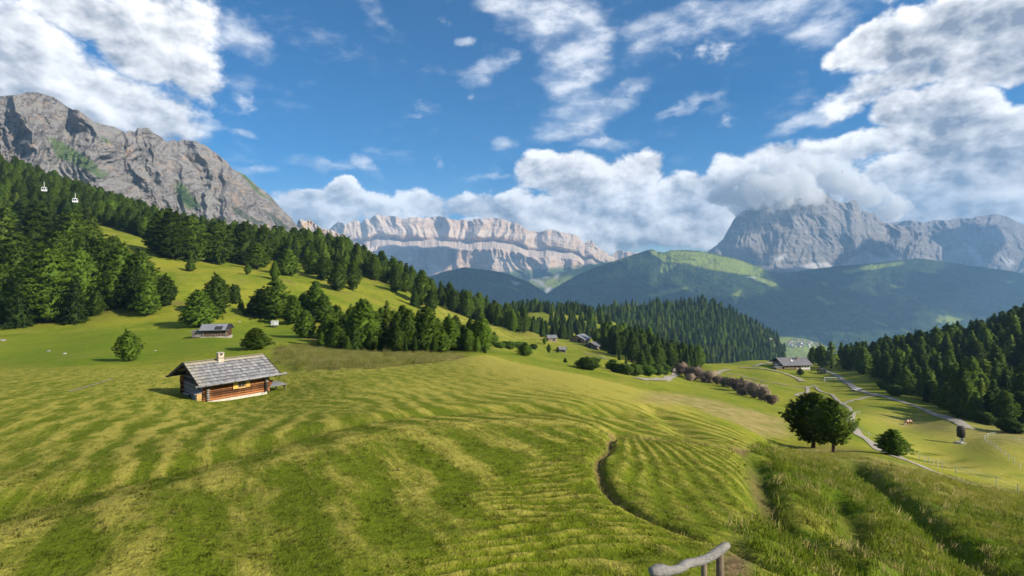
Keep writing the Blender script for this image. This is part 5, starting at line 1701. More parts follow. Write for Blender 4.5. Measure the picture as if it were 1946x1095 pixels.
    wn_ = MB().box((0.30, yf, 1.30), (0.66, 0.07, 0.58)).build('window', mat_fresh, root)
    MB().box((0.30, yf - 0.05, 1.31), (0.50, 0.04, 0.44)).build('pane', mat_glass, wn_)
    MB().box((0.30, yf - 0.075, 1.31), (0.035, 0.03, 0.44)).build('glazing_bar', mat_fresh, wn_)
    MB().box((0.30, yf - 0.06, 0.99), (0.74, 0.14, 0.05)).build('sill', mat_fresh, wn_)
    for s in (-1, 1):
        MB().box((0.30 + s * 0.54, yf - 0.07, 1.30), (0.36, 0.045, 0.64)).build('shutter', mat_shutter, root)
    xg = -L / 2 - 0.10
    wg = MB().box((xg, -0.75, 1.32), (0.07, 0.52, 0.60)).build('window', mat_darkboard, root)
    MB().box((xg - 0.045, -0.62, 1.32), (0.03, 0.20, 0.46)).build('pane', mat_glass, wg)
    MB().box((xg - 0.07, -0.98, 1.30), (0.045, 0.40, 0.62)).build('shutter', mat_beige, root)
    # wood box against the gable, stub beams, deck
    wb = MB().box((-L / 2 - 0.42, -2.02, 0.42), (0.62, 1.06, 1.12)).build('wood_box', mat_bluegrey, root)
    for k in range(5):
        MB().box((-L / 2 - 0.745, -2.42 + k * 0.205, 0.42), (0.03, 0.19, 1.10)).build('plank', mat_bluegrey, wb)
    MB().box((-L / 2 - 0.42, -2.575, 0.42), (0.60, 0.035, 1.10)).build('end_board', mat_fresh, wb)
    MB().bar((-L / 2 - 0.02, -2.02, 1.10), (-L / 2 - 0.90, -2.02, 0.98), 1.30, 0.05).build('box_lid', mat_greyboard, wb)
    for k in range(3):
        MB().tube([(-L / 2 - 0.05, 0.9 - k * 0.75, 0.22), (-L / 2 - 0.40, 0.9 - k * 0.75, 0.22)], 0.10, 8).build('beam_stub', mat_darkboard, root, True)
    dk = empty('deck')
    dk.parent = root
    for k in range(9):
        MB().box((L / 2 + 1.12, -2.35 + k * 0.232, 0.58), (2.0, 0.215, 0.05)).build('plank', mat_greyboard, dk)
    for x in (L / 2 + 0.4, L / 2 + 1.95):
        MB().bar((x, -2.45, 0.50), (x, -0.42, 0.50), 0.12, 0.10).build('joist', mat_darkboard, dk)
        for y in (-2.3, -0.55):
            MB().box((x, y, 0.08), (0.12, 0.12, 0.78)).build('leg', mat_darkboard, dk)
    MB().prism([(L / 2 + 0.16, -2.4, 0.62), (L / 2 + 0.16, -2.4, 1.36), (L / 2 + 0.85, -2.4, 1.10), (L / 2 + 0.55, -2.4, 0.62)], (0, 0.05, 0)).build('leaning_board', mat_rust, root)
    dr = MB().box((L / 2 + 0.09, -1.0, 1.10), (0.06, 0.8, 1.50)).build('door', mat_lightwood, root)
    MB().box((L / 2 + 0.14, -0.72, 1.1), (0.05, 0.04, 0.14)).build('handle', mat_black, dr)


log_cabin()


# ------------------------------------------------------------------ smaller huts, barns, the farmhouse
def hut(name, label, loc, rz, L, W, eave, ridge, over, wall, roof, gable=None, cat='hut', group=None, found=0.25, door=None, windows=(), doorside='front', boards=True):
    """Gabled timber building: long axis on x; y = -W/2 is the front."""
    root = empty(name, loc, rz)
    tag(root, label, cat, group)
    MB().box((0, 0, -0.35 + found / 2), (L + 0.1, W + 0.1, 0.7 + found)).build('foundation', mat_stone, root)
    MB().box((0, 0, (found + eave) / 2), (L, W, eave - found)).build('wall', wall, root)
    for s in (-1, 1):
        MB().prism([(s * (L / 2 - 0.03), -W / 2 + 0.02, eave), (s * (L / 2 - 0.03), W / 2 - 0.02, eave), (s * (L / 2 - 0.03), 0, ridge - 0.05)], (-s * 0.12, 0, 0)).build('gable', gable or wall, root)
    k = (ridge - eave) / (W / 2)
    ye = W / 2 + over
    for s in (-1, 1):
        r_ = MB().prism([(-L / 2 - over, 0, ridge + 0.06), (-L / 2 - over, s * ye, ridge + 0.06 - k * ye), (-L / 2 - over, s * ye, ridge - 0.10 - k * ye), (-L / 2 - over, 0, ridge - 0.10)], (L + 2 * over, 0, 0)).build('roof_slope', roof, root)
        for j in range(3):
            f = (j + 0.75) / 3.4
            MB().bar((-L / 2 - over - 0.01, s * ye * f, ridge + 0.085 - k * ye * f), (L / 2 + over + 0.01, s * ye * f, ridge + 0.085 - k * ye * f), 0.10, 0.05).build('batten', roof, r_)
        for x in (-L / 2 - over - 0.03, L / 2 + over + 0.03):
            MB().bar((x, 0, ridge + 0.0), (x, s * ye, ridge - k * ye), 0.06, 0.26).build('barge_board', mat_darkboard, root)
    if boards:
        n = int(W / 0.45)
        for s in (-1, 1):
            for j in range(n):
                y = -W / 2 + (j + 0.5) * W / n
                MB().box((s * (L / 2 + 0.03), y, (found + eave) / 2), (0.05, W / n - 0.06, eave - found)).build('board', gable or wall, root)
        n = int(L / 0.5)
        for j in range(n):
            MB().box((-L / 2 + (j + 0.5) * L / n, -W / 2 - 0.03, (found + eave) / 2), (L / n - 0.06, 0.05, eave - found)).build('board', wall, root)
    if door:
        x, w, h = door
        if doorside == 'front':
            d = MB().box((x, -W / 2 - 0.075, found + h / 2), (w, 0.05, h)).build('door', mat_darkboard, root)
        else:
            d = MB().box((-L / 2 - 0.075 if doorside == 'left' else L / 2 + 0.075, x, found + h / 2), (0.05, w, h)).build('door', mat_darkboard, root)
    for (x, z, w, h) in windows:
        f = MB().box((x, -W / 2 - 0.075, z), (w + 0.16, 0.06, h + 0.16)).build('window', mat_fresh, root)
        MB().box((x, -W / 2 - 0.11, z), (w, 0.03, h)).build('pane', mat_glass, f)
        MB().box((x, -W / 2 - 0.13, z), (0.05, 0.03, h)).build('glazing_bar', mat_fresh, f)
    return root


def hay_shed():
    p = at(404, 641)
    root = empty('hay_shed', (p.x, p.y + 1.6, p.z + 0.05), R(14))
    tag(root, 'old hay shed with grey sheet roof, open slatted front and grey lean-to', 'shed')
    L, W = 4.9, 3.4
    MB().box((0, 0, -0.2), (L + 0.2, W + 0.2, 0.6)).build('foundation', mat_stone, root)
    MB().box((0, 0.15, 0.85), (L - 0.1, W - 0.4, 1.5)).build('wall', plain('red_brown_logs', (0.115, 0.050, 0.030), 0.9, 0.3, 4.0, grain=(0.4, 3, 3)), root)
    for k in range(5):
        MB().tube([(-L / 2, -W / 2 + 0.28, 0.28 + k * 0.17), (L / 2, -W / 2 + 0.28, 0.28 + k * 0.17)], 0.075, 6).build('log', mat_logs if k % 2 else mat_grey_logs, root)
    for k in range(9):
        MB().box((-L / 2 + 0.3 + k * (L - 0.6) / 8, -W / 2 + 0.12, 0.88), (0.07 if k % 4 else 0.14, 0.07, 1.36)).build('slat', mat_greywood, root)
    MB().box((0, -W / 2 + 0.12, 1.22), (L, 0.06, 0.09)).build('rail', mat_greywood, root)
    for s, mt in ((-1, mat_tin), (1, mat_tin)):
        r_ = MB().prism([(-L / 2 - 0.35, 0, 2.55), (-L / 2 - 0.35, s * 2.35, 1.50), (-L / 2 - 0.35, s * 2.35, 1.42), (-L / 2 - 0.35, 0, 2.45)], (L + 0.8, 0, 0)).build('roof_slope', mt, root)
        if s < 0:
            MB().bar((0.75, -1.0, 2.125), (0.75, -2.3, 1.545), 1.45, 0.03).build('roof_patch', mat_black, r_)
            MB().bar((L / 2 + 0.15, -0.04, 2.56), (L / 2 + 0.15, -2.34, 1.53), 0.75, 0.03).build('roof_patch', mat_black, r_)
            for q in range(6):
                x = -L / 2 - 0.2 + q * 0.55
                MB().bar((x, -0.05, 2.55), (x, -2.34, 1.525), 0.04, 0.03).build('seam', mat_tin, r_)
    for s in (-1, 1):
        MB().prism([(s * (L / 2 - 0.06), -W / 2 + 0.1, 1.58), (s * (L / 2 - 0.06), W / 2, 1.58), (s * (L / 2 - 0.06), 0, 2.42)], (-s * 0.1, 0, 0)).build('gable', mat_darkboard, root)
    MB().box((-L / 2 - 0.95, -0.2, 0.62), (1.7, 2.4, 1.3)).build('lean_to', mat_greywood, root)
    MB().bar((-L / 2 + 0.0, -0.2, 1.62), (-L / 2 - 2.1, -0.2, 1.25), 2.8, 0.07).build('lean_to_roof', mat_greyboard, root)
    for k in range(6):
        MB().box((-L / 2 - 1.7 + k * 0.3, -1.42, 0.62), (0.26, 0.05, 1.28)).build('plank', mat_greywood, root)


hay_shed()


def on(px, py, dz=0.0):
    p = at(px, py)
    return (p.x, p.y, p.z + dz)


hut('barn', 'large barn with pale grey roof and wide timber gable in the dip', on(1102, 651), R(62), 11.0, 9.6, 2.9, 5.0, 1.0, mat_greywood, mat_tin, mat_lightwood, 'barn', None, 0.5, (-1.5, 2.4, 2.4), (), 'left')
hut('barn', 'smaller barn with dark patched roof downhill of the large pale barn', on(1127, 663), R(58), 6.2, 5.6, 2.0, 3.7, 0.7, mat_greywood, mat_darkroof, mat_greywood, 'barn', None, 0.4, (0.6, 1.2, 1.7), (), 'left')
hut('hay_hut', 'small hut with sunlit orange timber wall beside the large pale barn', on(1048, 648), R(12), 4.6, 4.0, 2.0, 3.1, 0.5, mat_lightwood, mat_tin, mat_lightwood, 'hut', None, 0.3, (0.8, 1.0, 1.6))
hut('hay_hut', 'small dark grey hut between two pines below the barns', on(1069, 669), R(-8), 3.2, 2.9, 1.6, 2.5, 0.4, mat_greywood, mat_oldroof, mat_greywood, 'hut', None, 0.2, (0.5, 0.9, 1.2))
hut('hay_hut', 'tiny grey hut among conifers on the far pasture crest', on(945, 604), R(10), 6.0, 5.0, 2.4, 4.0, 0.6, mat_greywood, mat_tin, mat_lightwood, 'hut', None, 0.2, (0.5, 1.2, 1.8), (), 'front', False)

p = at(1512, 702)
fh = hut('farmhouse', 'large farmhouse with broad slate grey roof and whitewashed end on the lawn', (p.x, p.y + 5, p.z), R(6), 15.0, 10.5, 3.0, 5.6, 1.3, mat_lightwood, mat_darkroof, mat_darkboard, 'house', None, 0.5, (-1.0, 1.2, 2.0), ((-5.6, 1.7, 0.8, 0.9), (-3.6, 1.7, 0.8, 0.9), (1.0, 1.7, 0.8, 0.9)), 'front', False)
MB().box((4.9, -5.30, 1.55), (5.3, 0.22, 2.9)).build('white_wall', mat_white, fh)
for x in (3.2, 4.9, 6.4):
    f = MB().box((x, -5.44, 1.75), (0.9, 0.06, 1.0)).build('window', mat_fresh, fh)
    MB().box((x, -5.48, 1.75), (0.7, 0.03, 0.8)).build('pane', mat_glass, f)
c_ = MB().box((2.6, -1.6, 5.4), (0.9, 0.9, 1.6)).build('chimney', mat_brick, fh)
MB().box((2.6, -1.6, 6.25), (1.2, 1.2, 0.14)).build('chimney_cap', mat_stone, c_)
MB().bar((-1.2, -2.0, 4.76), (-1.2, -3.4, 4.06), 0.9, 0.06).build('skylight', mat_white, fh)
for k, (x, y, z) in enumerate(((-9.2, -2.5, 2.4), (-10.5, -4.6, 1.5))):
    MB().box((x, y, z / 2), (3.4, 2.6, z)).build('annex_wall', mat_lightwood, fh)
    MB().bar((x - 2.1, y, z - 0.2), (x + 2.1, y, z + 0.5), 3.4, 0.12).build('annex_roof', mat_oldroof, fh)
MB().bar((-7.6, -5.9, 0.9), (0.5, -5.9, 0.9), 0.08, 0.5).build('porch_rail', mat_lightwood, fh)

# the white trailer on the pasture
p = at(522, 622)
tr_ = empty('trailer', p + Vector((0, 0, 0.0)), R(8))
tag(tr_, 'white box trailer on small wheels parked on the pasture', 'trailer')
MB().box((0, 0, 1.12), (1.75, 1.2, 1.20), bevel=0.04).build('box_body', plain('dull_white_metal', (0.52, 0.53, 0.55), 0.5, 0.08, 2.0), tr_)
MB().box((0, 0, 1.75), (1.85, 1.3, 0.06)).build('roof', mat_white, tr_)
MB().box((0, 0, 0.48), (1.6, 1.0, 0.10)).build('chassis', mat_black, tr_)
for s in (-1, 1):
    w_ = MB().tube([(0.25, s * 0.62, 0.28), (0.25, s * 0.48, 0.28)], 0.28, 12).build('wheel', mat_black, tr_)
    MB().tube([(0.25, s * 0.635, 0.28), (0.25, s * 0.60, 0.28)], 0.14, 10).build('rim', mat_tin, w_)
MB().bar((-0.8, 0, 0.46), (-1.7, 0, 0.40), 0.07).build('drawbar', mat_black, tr_)
MB().box((0.3, -0.615, 1.1), (0.6, 0.03, 0.9)).build('door', mat_white, tr_)

# lawn: dark shelter, football goal, footbridge slabs, red car
p = at(1561, 711)
sh_ = empty('trampoline', p, R(4))
tag(sh_, 'dark trampoline with black net on the lawn beside the farmhouse', 'trampoline')
ring = [Vector((1.9 * math.cos(a * math.pi / 8), 1.9 * math.sin(a * math.pi / 8), 0.8)) for a in range(17)]
MB().tube(ring, 0.06, 6, cap=False).build('ring', mat_tin, sh_)
MB().tube([(0, 0, 0.76), (0, 0, 0.79)], 1.85, 20).build('mat', mat_black, sh_)
for k in range(8):
    a = k * math.pi / 4
    MB().tube([(1.95 * math.cos(a), 1.95 * math.sin(a), 0), (1.95 * math.cos(a), 1.95 * math.sin(a), 2.3)], 0.04, 6).build('post', mat_black, sh_)
netm = MB()
for k in range(48):
    a = k * math.pi / 24
    netm.tube([(1.93 * math.cos(a), 1.93 * math.sin(a), 0.8), (1.93 * math.cos(a), 1.93 * math.sin(a), 2.2)], 0.045, 4)
netm.build('net', mat_black, sh_)['kind'] = 'stuff'

p = at(1581, 726)
gl = empty('football_goal', p, R(-4))
tag(gl, 'white football goal with net on the grass below the farmhouse', 'goal')
gw, gh = 3.3, 2.0
for s in (-1, 1):
    MB().tube([(s * gw, 0, -0.1), (s * gw, 0, gh)], 0.11, 8).build('post', mat_white, gl)
    MB().tube([(s * gw, 0, gh), (s * gw, 1.3, 0)], 0.06, 6).build('stay', mat_white, gl)
MB().tube([(-gw, 0, gh), (gw, 0, gh)], 0.11, 8).build('crossbar', mat_white, gl)
nm_ = MB()
for k in range(23):
    x = -gw + k * 2 * gw / 22
    nm_.tube([(x, 0.05, gh), (x, 1.3, 0.02)], 0.016, 4)
for k in range(8):
    f = k / 7
    nm_.tube([(-gw, 0.05 + 1.25 * f, gh * (1 - f)), (gw, 0.05 + 1.25 * f, gh * (1 - f))], 0.016, 4)
nm_.build('net', mat_white, gl)['kind'] = 'stuff'

p = at(1629, 741)
fb = empty('footbridge', p, R(25))
tag(fb, 'low pale plank footbridge beside the gravel road', 'footbridge')
for k in range(10):
    MB().box((-2.2 + k * 0.48, 0, 0.35), (0.44, 1.8, 0.08)).build('plank', mat_white, fb)
for s in (-1, 1):
    MB().box((0, s * 0.8, 0.20), (5.0, 0.18, 0.22)).build('beam', mat_greyboard, fb)
p = at(1612, 726)
fb = empty('footbridge', p, R(10))
tag(fb, 'thin pale plank walkway between the goal and the wood', 'footbridge')
for k in range(12):
    MB().box((-2.6 + k * 0.48, 0, 0.30), (0.44, 1.2, 0.07)).build('plank', mat_stone, fb)
for s in (-1, 1):
    MB().box((0, s * 0.5, 0.18), (5.8, 0.14, 0.18)).build('beam', mat_greyboard, fb)


def car(loc, rz, col, label):
    root = empty('parked_car', loc, rz)
    tag(root, label, 'car')
    body = [(-2.0, 0.35), (-2.05, 0.75), (-1.2, 0.95), (-0.6, 1.42), (0.9, 1.45), (1.6, 1.0), (2.05, 0.85), (2.05, 0.35)]
    bd = MB()
    bd.prism([(x, -0.8, z) for x, z in body], (0, 1.6, 0))
    bd.build('body', plain('red_car_paint', col, 0.3, 0.05, 1.0, spec=0.5), root)
    for s in (-1, 1):
        MB().prism([(-0.95, s * 0.81, 1.0), (-0.5, s * 0.81, 1.34), (0.8, s * 0.81, 1.36), (1.35, s * 0.81, 1.0)], (0, s * 0.01, 0)).build('side_window', mat_glass, root)
        for x in (-1.25, 1.25):
            w = MB().tube([(x, s * 0.66, 0.32), (x, s * 0.84, 0.32)], 0.32, 12).build('wheel', mat_black, root)
            MB().tube([(x, s * 0.83, 0.32), (x, s * 0.855, 0.32)], 0.18, 10).build('rim', mat_tin, w)


p = at(1546, 689)
car((p.x, p.y, p.z + 0.4), R(12), (0.35, 0.03, 0.03), 'small red car parked on the drive behind the farmhouse')

# ------------------------------------------------------------------ the weathered rail fence in the foreground
def rail_fence():
    rg = random.Random(8)
    mw = plain('silver_old_wood', (0.150, 0.142, 0.130), 0.85, 0.48, 11.0, grain=(1.0, 7, 7), bump=0.03)
    mp = plain('brown_post_wood', (0.150, 0.115, 0.080), 0.9, 0.35, 7.0, grain=(6, 6, 0.8), bump=0.01)
    root = empty('rail_fence', (2.1, 5.75, gz(2.1, 5.75)))
    tag(root, 'crooked silver grey wooden rail on two round posts in the foreground', 'fence')
    inv = -Vector(root.location)
    line = [(1236, 1087, 5.20), (1247, 1086, 5.22), (1258, 1083.5, 5.26), (1269, 1085, 5.30), (1281, 1084, 5.34), (1291, 1081, 5.38), (1300, 1075, 5.42), (1308, 1071, 5.46), (1319, 1069, 5.50), (1331, 1067, 5.55), (1343, 1062, 5.60), (1353, 1057, 5.64), (1365, 1048, 5.70), (1376, 1040, 5.76), (1382, 1037, 5.80)]
    pts = [P3(*q) + inv for q in line]
    rad = [0.038, 0.058, 0.060, 0.044, 0.040, 0.042, 0.046, 0.044, 0.043, 0.045, 0.043, 0.044, 0.046, 0.045, 0.038]
    dense_p, dense_r = [], []
    for i in range(len(pts) - 1):
        for k in range(3):
            f = k / 3
            dense_p.append(pts[i].lerp(pts[i + 1], f))
            dense_r.append(rad[i] * (1 - f) + rad[i + 1] * f)
    dense_p.append(pts[-1]); dense_r.append(rad[-1])
    MB().tube(dense_p, dense_r, 16, 0.11, rg).build('rail', mw, root, True)
    for (px, py, Y) in ((1338, 1070, 5.60), (1368, 1050, 5.73)):
        t = P3(px, py, Y) + inv
        g = gz(t.x - inv.x, t.y - inv.y) + inv.z
        r = 0.031 if px < 1350 else 0.041
        MB().tube([(t.x, t.y, g - 0.3), (t.x + 0.004, t.y, (g + t.z) / 2), (t.x, t.y, t.z + 0.01)], [r * 1.06, r, r * 0.97], 12, 0.03, rg).build('post', mp, root, True)


rail_fence()


# ------------------------------------------------------------------ light white fences
mat_post = plain('weathered_white_post', (0.50, 0.48, 0.43), 0.8, 0.2, 4.0)


def white_fence(label, pp, step, h=0.85):
    L = smooth_line([at(*q)[:2] for q in pp], 0.25)
    d = np.concatenate([[0], np.cumsum(np.linalg.norm(np.diff(L, axis=0), axis=1))])
    x0, y0 = L[0]
    z0 = gz(x0, y0)
    root = empty('pasture_fence', (x0, y0, z0))
    tag(root, label, 'fence')
    rg = random.Random(len(pp))
    tops = []
    for s in np.arange(0, d[-1], step):
        x, y = np.interp(s, d, L[:, 0]), np.interp(s, d, L[:, 1])
        z = gz(x, y)
        hh = h * rg.uniform(0.9, 1.08)
        MB().bar((x - x0, y - y0, z - z0 - 0.2), (x - x0 + rg.uniform(-.04, .04), y - y0, z - z0 + hh), 0.05, up=(0, 1, 0)).build('post', mat_post, root)
        tops.append(Vector((x - x0, y - y0, z - z0)))
    for f in (0.92, 0.5):
        for a, b in zip(tops, tops[1:]):
            m_ = (a + b) / 2
            MB().tube([a + Vector((0, 0, h * f)), m_ + Vector((0, 0, h * f - 0.05)), b + Vector((0, 0, h * f))], 0.012, 4).build('wire', mat_white, root)


white_fence('white post and wire fence along the curved gravel path', [(1634, 788), (1624, 790), (1621, 797), (1622, 806), (1626, 815), (1640, 826), (1660, 836), (1690, 849), (1715, 860), (1745, 873), (1775, 886), (1800, 896), (1840, 908), (1890, 922), (1950, 940)], 3.2)
white_fence('white post fence climbing the straw coloured slope beyond the covered snow machine', [(1892, 829), (1880, 831), (1871, 838), (1886, 849), (1905, 864), (1925, 881), (1950, 900)], 3.4)
MB_w = white_fence('short white fence across the dry grass at the far field corner', [(1925, 836), (1940, 842), (1958, 852)], 3.4)


# ------------------------------------------------------------------ covered snow machine
p = at(1826, 843)
sg = empty('snow_machine', p, R(20))
tag(sg, 'dark covered snow machine drum on a white post in the sunny pasture', 'snow machine')
MB().box((0, 0, 0.04), (1.5, 1.5, 0.30), bevel=0.05).build('base_slab', mat_stone, sg)
MB().tube([(0, 0, 0.15), (0, 0, 1.35)], [0.20, 0.15], 10).build('post', mat_white, sg)
dr = MB()
prof_ = [(1.05, 0.36), (1.20, 0.60), (1.7, 0.68), (2.4, 0.66), (2.85, 0.60), (3.05, 0.40), (3.10, 0.05)]
dr.tube([(0.03 * math.sin(z * 5), 0.0, z) for z, r in prof_], [r for z, r in prof_], 14, 0.05, random.Random(2))
cov_ = dr.build('cover', plain('brown_tarpaulin', (0.060, 0.050, 0.040), 0.7, 0.35, 4.0, bump=0.03), sg, True)
cov_.scale = (1.0, 0.9, 1.0)
MB().tube([(0.64 * math.cos(a * 0.5236), 0.58 * math.sin(a * 0.5236), 1.62) for a in range(13)], 0.03, 5, cap=False).build('strap', mat_black, sg)
MB().box((0.12, -0.24, 0.75), (0.30, 0.22, 0.45)).build('control_box', mat_tin, sg)


# ------------------------------------------------------------------ the grazing cow
def cow():
    p = at(1727, 809)
    root = empty('cow', p, R(196))
    tag(root, 'brown and white cow grazing alone in the sunny pasture', 'cow')
    m, nt, b = new_mat('cow_hide')
    co = nt.node('ShaderNodeTexCoord', _out=None).outputs['Object']
    n = nt.noise(co, 1.7, 2.0, 0.4)
    c = nt.mix(nt.ramp(n, 0.47, 0.53), (0.24, 0.085, 0.035, 1), (0.62, 0.54, 0.45, 1))
    nt.put(b.inputs['Base Color'], c)
    # x forward: pelvis, trunk, neck lowered to the grass, head, four jointed legs, tail
    V = [(-0.75, 0, 1.12), (-0.35, 0, 1.08), (0.15, 0, 1.05), (0.60, 0, 1.10), (0.95, 0, 1.00), (1.22, 0, 0.70), (1.38, 0, 0.42), (1.52, 0, 0.20), (1.58, 0, 0.10)]
    RD = [0.27, 0.34, 0.37, 0.31, 0.21, 0.15, 0.13, 0.10, 0.085]
    E = [(i, i + 1) for i in range(8)]

    def chain(start, pts, rads):
        prev = start
        for q, r in zip(pts, rads):
            V.append(q); RD.append(r)
            E.append((prev, len(V) - 1))
            prev = len(V) - 1
    for s in (-1, 1):
        chain(0, [(-0.72, s * 0.20, 0.95), (-0.60, s * 0.22, 0.72), (-0.84, s * 0.22, 0.44), (-0.80, s * 0.22, 0.06), (-0.74, s * 0.22, 0.03)], [0.19, 0.13, 0.065, 0.055, 0.06])
        chain(3, [(0.58, s * 0.20, 0.85), (0.60, s * 0.21, 0.62), (0.60, s * 0.21, 0.38), (0.58, s * 0.21, 0.06), (0.63, s * 0.21, 0.03)], [0.15, 0.09, 0.062, 0.05, 0.058])
        chain(6, [(1.33, s * 0.16, 0.48), (1.30, s * 0.26, 0.46)], [0.05, 0.035])
    chain(0, [(-1.02, 0, 1.12), (-1.10, 0, 0.80), (-1.10, 0, 0.45)], [0.05, 0.03, 0.045])
    me = bpy.data.meshes.new('body')
    me.from_pydata(V, E, [])
    o = link(bpy.data.objects.new('body', me), root)
    sk = o.modifiers.new('skin', 'SKIN')
    sk.use_smooth_shade = True
    for i, r in enumerate(RD):
        sv = me.skin_vertices[0].data[i]
        sv.radius = (r, r)
        sv.use_root = (i == 0)
    o.modifiers.new('smooth', 'SUBSURF').render_levels = 2
    me.materials.append(m)
    for s in (-1, 1):
        MB().tube([(1.28, s * 0.08, 0.55), (1.25, s * 0.18, 0.62), (1.28, s * 0.22, 0.70)], [0.025, 0.02, 0.008], 6).build('horn', mat_beige, root, True)
    MB().tube([(-0.45, 0, 0.74), (-0.45, 0, 0.62)], [0.14, 0.09], 8).build('udder', plain('udder_skin', (0.5, 0.32, 0.27), 0.7, 0.1), root, True)


cow()


# ------------------------------------------------------------------ cable cars
def gondola(px, py, Y, label):
    top = P3(px, py, Y)
    root = empty('cable_car_cabin', top, R(20))
    root.scale = (0.74, 0.74, 0.92)
    tag(root, label, 'cable car')
    mg = plain('white_cabin_shell', (0.72, 0.73, 0.74), 0.4, 0.05, 1.0, spec=0.4)
    b = MB()
    b.prism([(-1.0, -0.9, -4.3), (-1.12, -0.9, -3.5), (-0.95, -0.9, -2.55), (0.95, -0.9, -2.55), (1.12, -0.9, -3.5), (1.0, -0.9, -4.3)], (0, 1.8, 0))
    b.build('shell', mg, root)
    for s in (-1, 1):
        for x in (-0.48, 0.48):
            MB().box((x, s * 0.91, -3.15), (0.80, 0.03, 0.85)).build('window', mat_glass, root)
    for s in (-1, 1):
        MB().box((s * 1.06, 0, -3.15), (0.06, 1.3, 0.8)).build('window', mat_glass, root)
    MB().box((0, 0, -2.50), (1.7, 1.5, 0.10)).build('roof', mg, root)
    MB().box((0, 0, -4.34), (1.7, 1.5, 0.08)).build('floor', mat_black, root)
    MB().tube([(0, 0, -2.5), (0, 0, -0.5), (0, -0.25, -0.1), (0, 0, 0.05)], 0.10, 6).build('hanger', mg, root)
    MB().box((0, 0, 0.05), (0.9, 0.22, 0.22)).build('grip', mat_black, root)
    return top


ga = gondola(84, 346, 225, 'white cable car cabin higher up the wooded slope')
gb_ = gondola(143, 367, 222, 'white cable car cabin lower down the wooded slope')
dv = gb_ - ga
cpts = []
for k in range(-22, 68):
    f = k * 0.35
    sag = 0.012 * (f - 0.5) ** 2
    cpts.append(ga + dv * f + Vector((0, 0, sag * 0.5 - 0.003)))
cbl = MB().tube(cpts, 0.035, 5).build('cable', mat_black)
tag(cbl, 'thin steel cable carrying the white cable car cabins', 'cable')


# ------------------------------------------------------------------ stones and village
def stone(px, py, s, label, seed):
    rg = random.Random(seed)
    p = at(px, py)
    bm = bmesh.new()
    bmesh.ops.create_icosphere(bm, subdivisions=2, radius=1.0)
    for v in bm.verts:
        v.co *= 1 + 0.25 * float(pn(v.co.x * 1.3 + seed, v.co.y * 1.3 + v.co.z, 3))
        v.co = Vector((v.co.x * s * 1.3, v.co.y * s, v.co.z * s * 0.6))
    me = bpy.data.meshes.new('boulder')
    bm.to_mesh(me); bm.free()
    me.materials.append(plain('field_stone', (0.26, 0.245, 0.22), 0.9, 0.25, 3.0, bump=0.03))
    o = link(bpy.data.objects.new('boulder', me))
    o.location = (p.x, p.y, p.z + s * 0.15)
    o.rotation_euler = (0, 0, rg.uniform(0, 6))
    tag(o, label, 'boulder', 'pale stones in the fields')


for k, (px, py, s) in enumerate([(6, 648, 0.5), (92, 668, 0.3), (123, 673, 0.3), (295, 667, 0.22), (345, 585, 0.4), (430, 560, 0.45), (232, 640, 0.25), (455, 612, 0.3)]):
    stone(px, py, s, 'small pale stone lying in the green field around the hay shed', 20 + k)

vg = random.Random(6)
mat_vwall = plain('village_plaster', (0.66, 0.63, 0.58), 0.8, 0.1)
mat_vroof = plain('village_roof', (0.22, 0.16, 0.13), 0.8, 0.2)
wall_b, roof_b = MB(), MB()
wall_b.box((0, 0, 4.0), (14, 11, 9))
w0 = wall_b.build('wall', mat_vwall)
roof_b.prism([(-8.2, -6.8, 8.2), (-8.2, 6.8, 8.2), (-8.2, 0, 12.2)], (16.4, 0, 0))
r0 = roof_b.build('roof', mat_vroof)
wm_, rm_ = w0.data, r0.data
bpy.data.objects.remove(w0); bpy.data.objects.remove(r0)
done = []
while len(done) < 26:
    px, py = vg.uniform(1498, 1556), vg.uniform(646, 660)
    top_ = np.interp(px, [1470, 1500, 1530, 1560, 1590], [640, 641, 644, 654, 668])
    if py < top_ + 3 or any(abs(px - a) < 4.5 and abs(py - b) < 2.0 for a, b in done):
        continue
    done.append((px, py))
    bt_ = np.interp(px, [1470, 1640], [690, 700])
    t_ = (bt_ - py) / (bt_ - top_)
    q = P3(px, py, 2900 + 450 * t_)
    e = empty('village_house', (q.x, q.y - 6, q.z - 2.5), vg.uniform(-0.6, 0.6), vg.uniform(0.8, 1.25))
    tag(e, 'tiny white village house far down on the valley floor', 'house', 'white houses in the valley village')
    link(bpy.data.objects.new('wall', wm_), e)
    link(bpy.data.objects.new('roof', rm_), e)

# ------------------------------------------------------------------ grass
def grass_material(name, lo, hi, dry):
    m, nt, b = new_mat(name)
    n = nt.nodes.new('ShaderNodeAttribute')
    n.attribute_type = 'INSTANCER'
    n.attribute_name = 'tone'
    tone = n.outputs['Fac']
    oi = nt.node('ShaderNodeObjectInfo', _out=None).outputs['Random']
    c = nt.mix(nt.add(tone, nt.mul(nt.sub(oi, 0.5), 0.45)), (*lo, 1), (*hi, 1))
    c = nt.mix(nt.ramp(oi, 0.80, 0.98), c, (*dry, 1))
    nt.put(b.inputs['Base Color'], c)
    b.inputs['Roughness'].default_value = 0.7
    b.inputs['Specular IOR Level'].default_value = 0.15
    ln_ = leaf_normal(nt)
    nt.put(b.inputs['Normal'], ln_)
    tr = nt.node('ShaderNodeBsdfTranslucent', Color=c, Normal=ln_)
    mx = nt.nodes.new('ShaderNodeMixShader')
    mx.inputs[0].default_value = 0.3
    nt.links.new(b.outputs[0], mx.inputs[1])
    nt.links.new(tr, mx.inputs[2])
    nt.links.new(mx.outputs[0], nt.nodes['Material Output'].inputs['Surface'])
    return m


